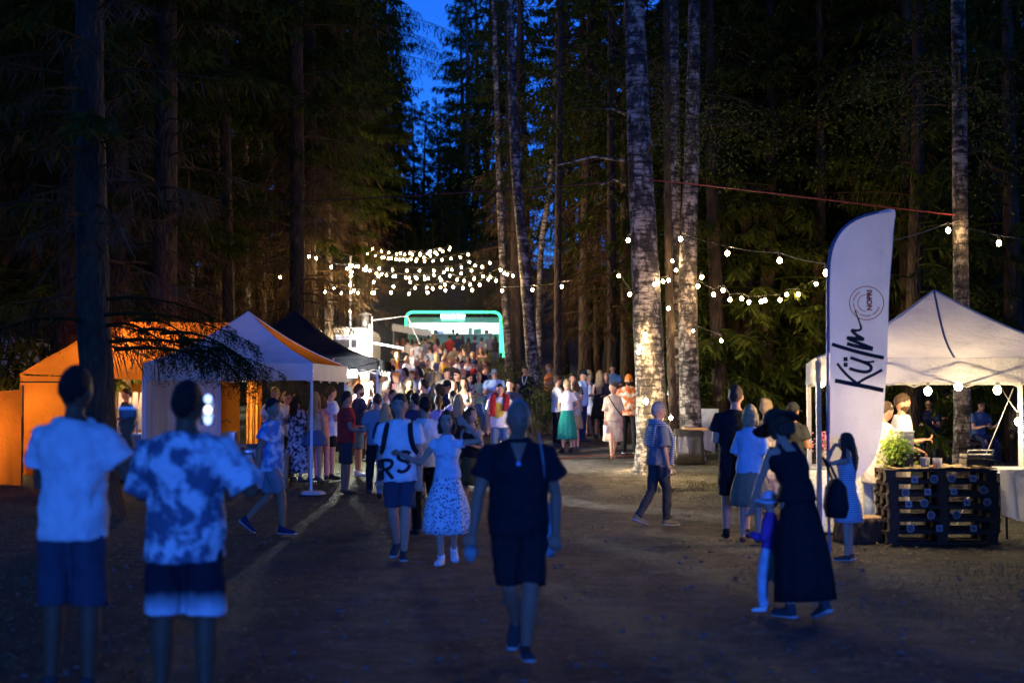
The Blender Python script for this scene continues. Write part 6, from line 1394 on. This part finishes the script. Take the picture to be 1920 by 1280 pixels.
# staff in the food truck
for px, py, hd, c_, hc_, sx, lb_ in ((850, 598, 5, 'teal', 'dark', 'm', 'tall dark haired person in green top standing right under the truck sign'), (800, 612, 185, 'white', 'brown', 'f', 'server in the truck hatch nearest the caravan'), (826, 611, 180, 'navy', 'dark', 'm', 'server in dark top inside the truck hatch'), (842, 609, 200, 'grey', 'dark', 'm', 'server in patterned top beside the tall person at the truck'), (905, 613, 170, 'green', 'brown', 'f', 'server inside the truck hatch nearest the birch')):  # the tall one wears a teal top
    inside = px != 850; dd = D + 1.3 if inside else D - .9; zb = (G(0, D) + .44) if inside else P(px, py, dd).z - 1.85
    person(gx(px, dd), dd, hd, lb_, H=1.85 if not inside else 1.62, sex=sx, arms=('front', 'front'), top=('tee', c_), bottom=('pants', 'charcoal'), hair=('s' if sx == 'm' else 'p', hc_), vox=.032, z=zb if inside else None)

# ------------------------------------------------------------------ the crowd before the truck: head top pixel, heading, sex, hair, top
N_ = {'s': 'short', 'l': 'long', 'b': 'bobbed', 'u': 'bunned', 'p': 'tied', 'x': 'shaved', 'c': 'capped'}
CR = [
 (656, 701, 340, 'm', 's', 'grey', 'grey'), (671, 715, 350, 'f', 'b', 'ginger', 'pink'), (697, 716, 70, 'f', 'l', 'brown', 'navy'), (726, 715, 80, 'f', 'u', 'dark', 'white'), (669, 701, 200, 'f', 'l', 'blonde', 'white'), (684, 709, 160, 'm', 's', 'ginger', 'white'),
 (716, 696, 280, 'm', 's', 'dark', 'white'), (720, 684, 60, 'm', 's', 'blonde', 'beige'), (735, 684, 70, 'm', 's', 'dark', 'grey'), (744, 697, 110, 'm', 's', 'ginger', 'pink'), (760, 689, 120, 'f', 'b', 'dark', 'white'), (773, 694, 150, 'f', 'p', 'ginger', 'cream'),
 (784, 686, 150, 'f', 'l', 'dark', 'striped'), (809, 696, 350, 'f', 'l', 'blonde', 'white'), (822, 695, 10, 'f', 'l', 'blonde', 'charcoal'), (766, 709, 200, 'f', 'l', 'brown', 'yellow'), (750, 716, 5, 'f', 'l', 'dark', 'black'), (795, 711, 60, 'm', 's', 'dark', 'charcoal'),
 (824, 720, 70, 'f', 'b', 'dark', 'black'), (838, 713, 150, 'm', 'c', 'dark', 'navy'), (779, 737, 20, 'm', 's', 'dark', 'navy'), (822, 741, 350, 'f', 'p', 'brown', 'lilac'), (849, 733, 20, 'f', 'p', 'dark', 'lilac'), (859, 739, 350, 'f', 'l', 'blonde', 'black'),
 (708, 738, 20, 'm', 's', 'brown', 'grey'), (736, 730, 190, 'm', 's', 'brown', 'charcoal'), (769, 732, 10, 'f', 'b', 'dark', 'olive'), (701, 675, 100, 'm', 's', 'ginger', 'beige'), (737, 672, 100, 'm', 's', 'blonde', 'cream'), (751, 675, 170, 'm', 's', 'brown', 'white'),
 (772, 654, 180, 'f', 'b', 'grey', 'striped'), (756, 647, 20, 'm', 's', 'brown', 'black'), (789, 650, 180, 'm', 'c', 'brown', 'grey'), (791, 662, 150, 'm', 's', 'grey', 'charcoal'), (802, 674, 170, 'f', 's', 'ginger', 'olive'), (817, 680, 180, 'm', 'c', 'grey', 'grey'),
 (833, 664, 200, 'f', 'l', 'blonde', 'yellow'), (846, 672, 180, 'm', 's', 'ginger', 'charcoal'), (852, 644, 0, 'm', 's', 'dark', 'khaki'), (857, 668, 10, 'm', 's', 'brown', 'white'), (835, 655, 330, 'f', 'u', 'grey', 'brown'), (871, 652, 100, 'm', 's', 'brown', 'charcoal'),
 (886, 659, 160, 'f', 'b', 'blonde', 'navy'), (901, 651, 170, 'f', 'l', 'ginger', 'brown'), (891, 674, 170, 'm', 'c', 'dark', 'red'), (898, 682, 160, 'm', 'x', 'brown', 'black'), (911, 675, 110, 'f', 'p', 'brown', 'floral'), (869, 689, 100, 'm', 'x', 'brown', 'orange'),
 (857, 694, 170, 'm', 's', 'dark', 'black'), (880, 701, 215, 'f', 'u', 'dark', 'floral'), (898, 699, 180, 'f', 's', 'blonde', 'green'), (927, 691, 165, 'm', 'c', 'grey', 'lightblue'), (985, 685, 172, 'm', 's', 'dark', 'black'), (956, 710, 178, 'm', 's', 'dark', 'navy'),
 (937, 719, 176, 'm', 's', 'dark', 'white'), (850, 715, 190, 'f', 'b', 'blonde', 'charcoal'), (877, 666, 180, 'f', 'l', 'dark', 'white'), (866, 675, 180, 'm', 's', 'dark', 'navy'), (879, 641, 350, 'f', 'l', 'brown', 'charcoal'),
 (843, 627, 5, 'm', 's', 'dark', 'red'), (857, 623, 0, 'm', 's', 'dark', 'navy'), (867, 629, 10, 'f', 'l', 'brown', 'grey'), (878, 633, 0, 'f', 'l', 'dark', 'charcoal'), (890, 630, 350, 'm', 's', 'brown', 'navy'), (903, 632, 0, 'm', 's', 'brown', 'grey'),
 (919, 624, 10, 'm', 'c', 'grey', 'grey'), (929, 629, 0, 'f', 'l', 'brown', 'charcoal'), (820, 633, 0, 'f', 'l', 'dark', 'pink'), (813, 625, 0, 'f', 'l', 'blonde', 'green'), (798, 632, 10, 'm', 's', 'brown', 'grey'), (789, 632, 0, 'm', 's', 'dark', 'olive'), (803, 628, 350, 'm', 's', 'dark', 'charcoal'),
 (744, 634, 40, 'm', 's', 'brown', 'brown'), (755, 634, 30, 'f', 'l', 'ginger', 'brown'), (764, 635, 20, 'm', 's', 'dark', 'cream'), (773, 635, 20, 'f', 'b', 'brown', 'orange'), (781, 637, 10, 'm', 's', 'brown', 'white'), (832, 642, 350, 'f', 'l', 'brown', 'black'), (911, 644, 0, 'm', 's', 'grey', 'olive'), (826, 648, 60, 'm', 's', 'brown', 'navy'),
 (866, 647, 0, 'f', 'b', 'dark', 'beige'), (806, 648, 350, 'm', 's', 'dark', 'grey'), (818, 660, 20, 'f', 'l', 'blonde', 'grey'), (744, 660, 60, 'f', 'b', 'blonde', 'orange'), (763, 667, 150, 'f', 'l', 'blonde', 'white'), (781, 672, 170, 'm', 's', 'grey', 'lightblue'), (870, 708, 175, 'f', 'l', 'dark', 'floral'), (838, 690, 190, 'm', 's', 'brown', 'beige'), (912, 655, 0, 'm', 's', 'dark', 'olive'),
 (1045, 670, 95, 'm', 's', 'dark', 'black'), (1030, 682, 120, 'f', 's', 'ginger', 'orange')]
TOPN = {'striped': 'striped top', 'floral': 'flowered top', 'lightblue': 'light blue top'}
def hairphrase(st, hc_):
    if st == 'c': return 'in a cap'
    if st == 'x': return 'with shaved head'
    return f'with {N_[st]} {hc_} hair'
def placephrase(px, py):
    if px > 1020: return 'behind the leafy bush'
    if py < 640: return 'right at the truck counter' if px > 786 else 'beyond the caravan'
    if py < 662: return 'rows nearing the truck' if px > 800 else 'just past the caravan'
    if py < 690: return 'mid crowd toward the bushes' if px > 860 else ('mid crowd' if px > 775 else 'mid crowd beside the caravan')
    if py < 712: return 'front crowd near the bushes' if px > 880 else ('in the front crowd' if px > 770 else 'near the work light')
    return 'nearest crowd row' if px > 770 else 'nearest row by the canopy'
def facephrase(h): h %= 360; return 'facing away' if (h < 45 or h > 315) else ('facing the tents' if h < 135 else ('facing the camera' if h < 225 else 'facing the birches'))
labs = {}
rc = random.Random(21); seen = {}
specs = []
for (px, py, hd, sx, st, hc_, tc) in CR:
    lab = f"person {hairphrase(st, hc_)}, {TOPN.get(tc, tc + ' top')}, {facephrase(hd)}, {placephrase(px, py)}"
    specs.append([px, py, hd, sx, st, hc_, tc, lab])
special = {(985, 685): 'man in black tee with a lanyard walking out of the crowd by the bush', (937, 719): 'man in white tee with yellow patch, red towel round his neck', (898, 699): 'woman with fair bob in pale green top, arms crossed, in jeans',
           (927, 691): 'heavy man in grey cap and light blue tee, arms crossed', (880, 701): 'woman in sunglasses and flowered dress, hair up', (843, 627): 'man in bright red shirt at the truck counter, back turned', (857, 694): 'dark haired man in glasses and black blazer in the front crowd'}
cntl = {}
for s_ in specs: cntl.setdefault(s_[7], []).append(s_)
ordw = ['leftmost', 'second along', 'third along', 'fourth along']
for k, v_ in cntl.items():
    if len(v_) > 1:
        for i, s_ in enumerate(sorted(v_, key=lambda q: q[0])): s_[7] = k + ', ' + ordw[i]
for (px, py, hd, sx, st, hc_, tc, lab) in specs:
    H = (1.78 if sx == 'm' else 1.68) + rc.uniform(-.05, .05); d_ = depth_for_head(py, H)
    x = gx(px, d_); vox = .024 if d_ < 36 else (.032 if d_ < 50 else .042)
    if py > 700: vox = .020
    arms = [rc.choice(('down', 'front', 'front', 'cross', 'hold', 'pocket')) for _ in range(2)]; legs = ('stand', 'relax') if rc.random() < .6 else ('relax', 'stand')
    kw = {}; cap_ = None; bot = ('skirt', rc.choice(('black', 'denim', 'floral', 'beige')), .45, .24, .03) if (sx == 'f' and rc.random() < .4) else (rc.choice(('pants', 'shorts')), rc.choice(('jeans', 'black', 'charcoal', 'khaki', 'navy', 'denim')))
    if st == 'c': cap_ = ('cap', {'navy': 'black', 'red': 'navy'}.get(tc, 'grey')); st = 's'
    topk = 'tank' if (sx == 'f' and rc.random() < .25) else ('long' if (tc in ('black', 'charcoal', 'navy') and rc.random() < .5) else 'tee'); topm = tc
    key = (px, py); lab = special.get(key, lab)
    if key == (985, 685): arms = ['back', 'fwd']; legs = ('midf', 'midb'); bot = ('shorts', 'brown', .95)
    if key == (937, 719): arms = ['down', 'down']; topm = cloth('tee_patch', (.68, .66, .64), 'patch', (.70, .48, .05)); bot = ('pants', 'jeans'); kw['loose'] = .028; topk = 'tee'
    if key == (898, 699): arms = ['cross', 'cross']; bot = ('pants', 'jeans'); topk = 'tee'; kw['shoes'] = 'white'
    if key == (927, 691): arms = ['cross', 'cross']; kw['build'] = 1.25; bot = ('pants', 'jeans'); topk = 'tee'
    if key == (880, 701): kw['glasses'] = True; bot = ('skirt', 'floral', .3, .24, .03)
    if key == (857, 694): topk = 'long'; kw['glasses'] = True
    kw.setdefault('build', rc.uniform(.94, 1.12))
    q = person(x, d_, hd + rc.uniform(-8, 8), lab, H=H, sex=sx, arms=tuple(arms), legs=legs, head=(rc.uniform(-18, 18), rc.uniform(-4, 8)), top=(topk, topm), bottom=bot, hair=(st, hc_), cap=cap_, skinc=rc.choice(('fair', 'fair', 'mid')), vox=vox, group='people in the crowd before the food truck', **kw)
    f = q['fin']
    if key == (985, 685):
        b = MB(); b.loft([V(f(V(t))) for t in spline([(.07, .08, 1.47), (.05, .15, 1.36), (0, .165, 1.22), (-.05, .15, 1.36), (-.07, .08, 1.47)], 5)], [.007] * 21, 6); b.build('lanyard', cl('white'), q['body'])
    if key == (937, 719):
        b = MB(); b.loft([V(f(V(t))) for t in spline([(.15, .155, 1.10), (.15, .165, 1.3), (.12, .06, 1.49), (0, -.10, 1.52), (-.12, .06, 1.49), (-.13, .165, 1.34), (-.11, .165, 1.2)], 5)], [(.07, .025)] * 31, 10); b.build('red_towel', cloth('towel_red', (.40, .03, .025)), q['body'], True)
# ------------------------------------------------------------------ fix shapes: turn the modifiers into plain meshes
bpy.context.view_layer.update()
dg = bpy.context.evaluated_depsgraph_get()
new = [(o, bpy.data.meshes.new_from_object(o.evaluated_get(dg), preserve_all_data_layers=True, depsgraph=dg)) for o in BAKE]
for o, me in new:
    o.modifiers.clear(); o.data = me
for o in [o for o in bpy.data.objects if o.type == 'FONT']:
    me = bpy.data.meshes.new_from_object(o.evaluated_get(dg)); n_ = bpy.data.objects.new('tmp_text', me); COL.objects.link(n_)
    n_.parent = o.parent; n_.location = o.location; n_.rotation_euler = o.rotation_euler; nm = o.name; bpy.data.objects.remove(o); n_.name = nm
# smoke drifting from the grills over the crowd: thin, even, with a rounded bound
sb = MB(); sb.ell((0, 0, 0), (6.0, 14.0, 2.6), 32, 20)
m_, t_, o_ = nodes('thin_smoke'); pv = t_.nodes.new('ShaderNodeVolumePrincipled'); pv.inputs['Density'].default_value = .0006; pv.inputs['Color'].default_value = (.9, .9, .9, 1); pv.inputs['Anisotropy'].default_value = .3
t_.links.new(pv.outputs[0], o_.inputs['Volume'])
so = sb.build('smoke', m_, None, True); so.location = (-2.4, 58, G(0, 58) + 2.6); tag(so, 'thin smoke hanging over the crowd before the food truck', 'smoke', kind='stuff')
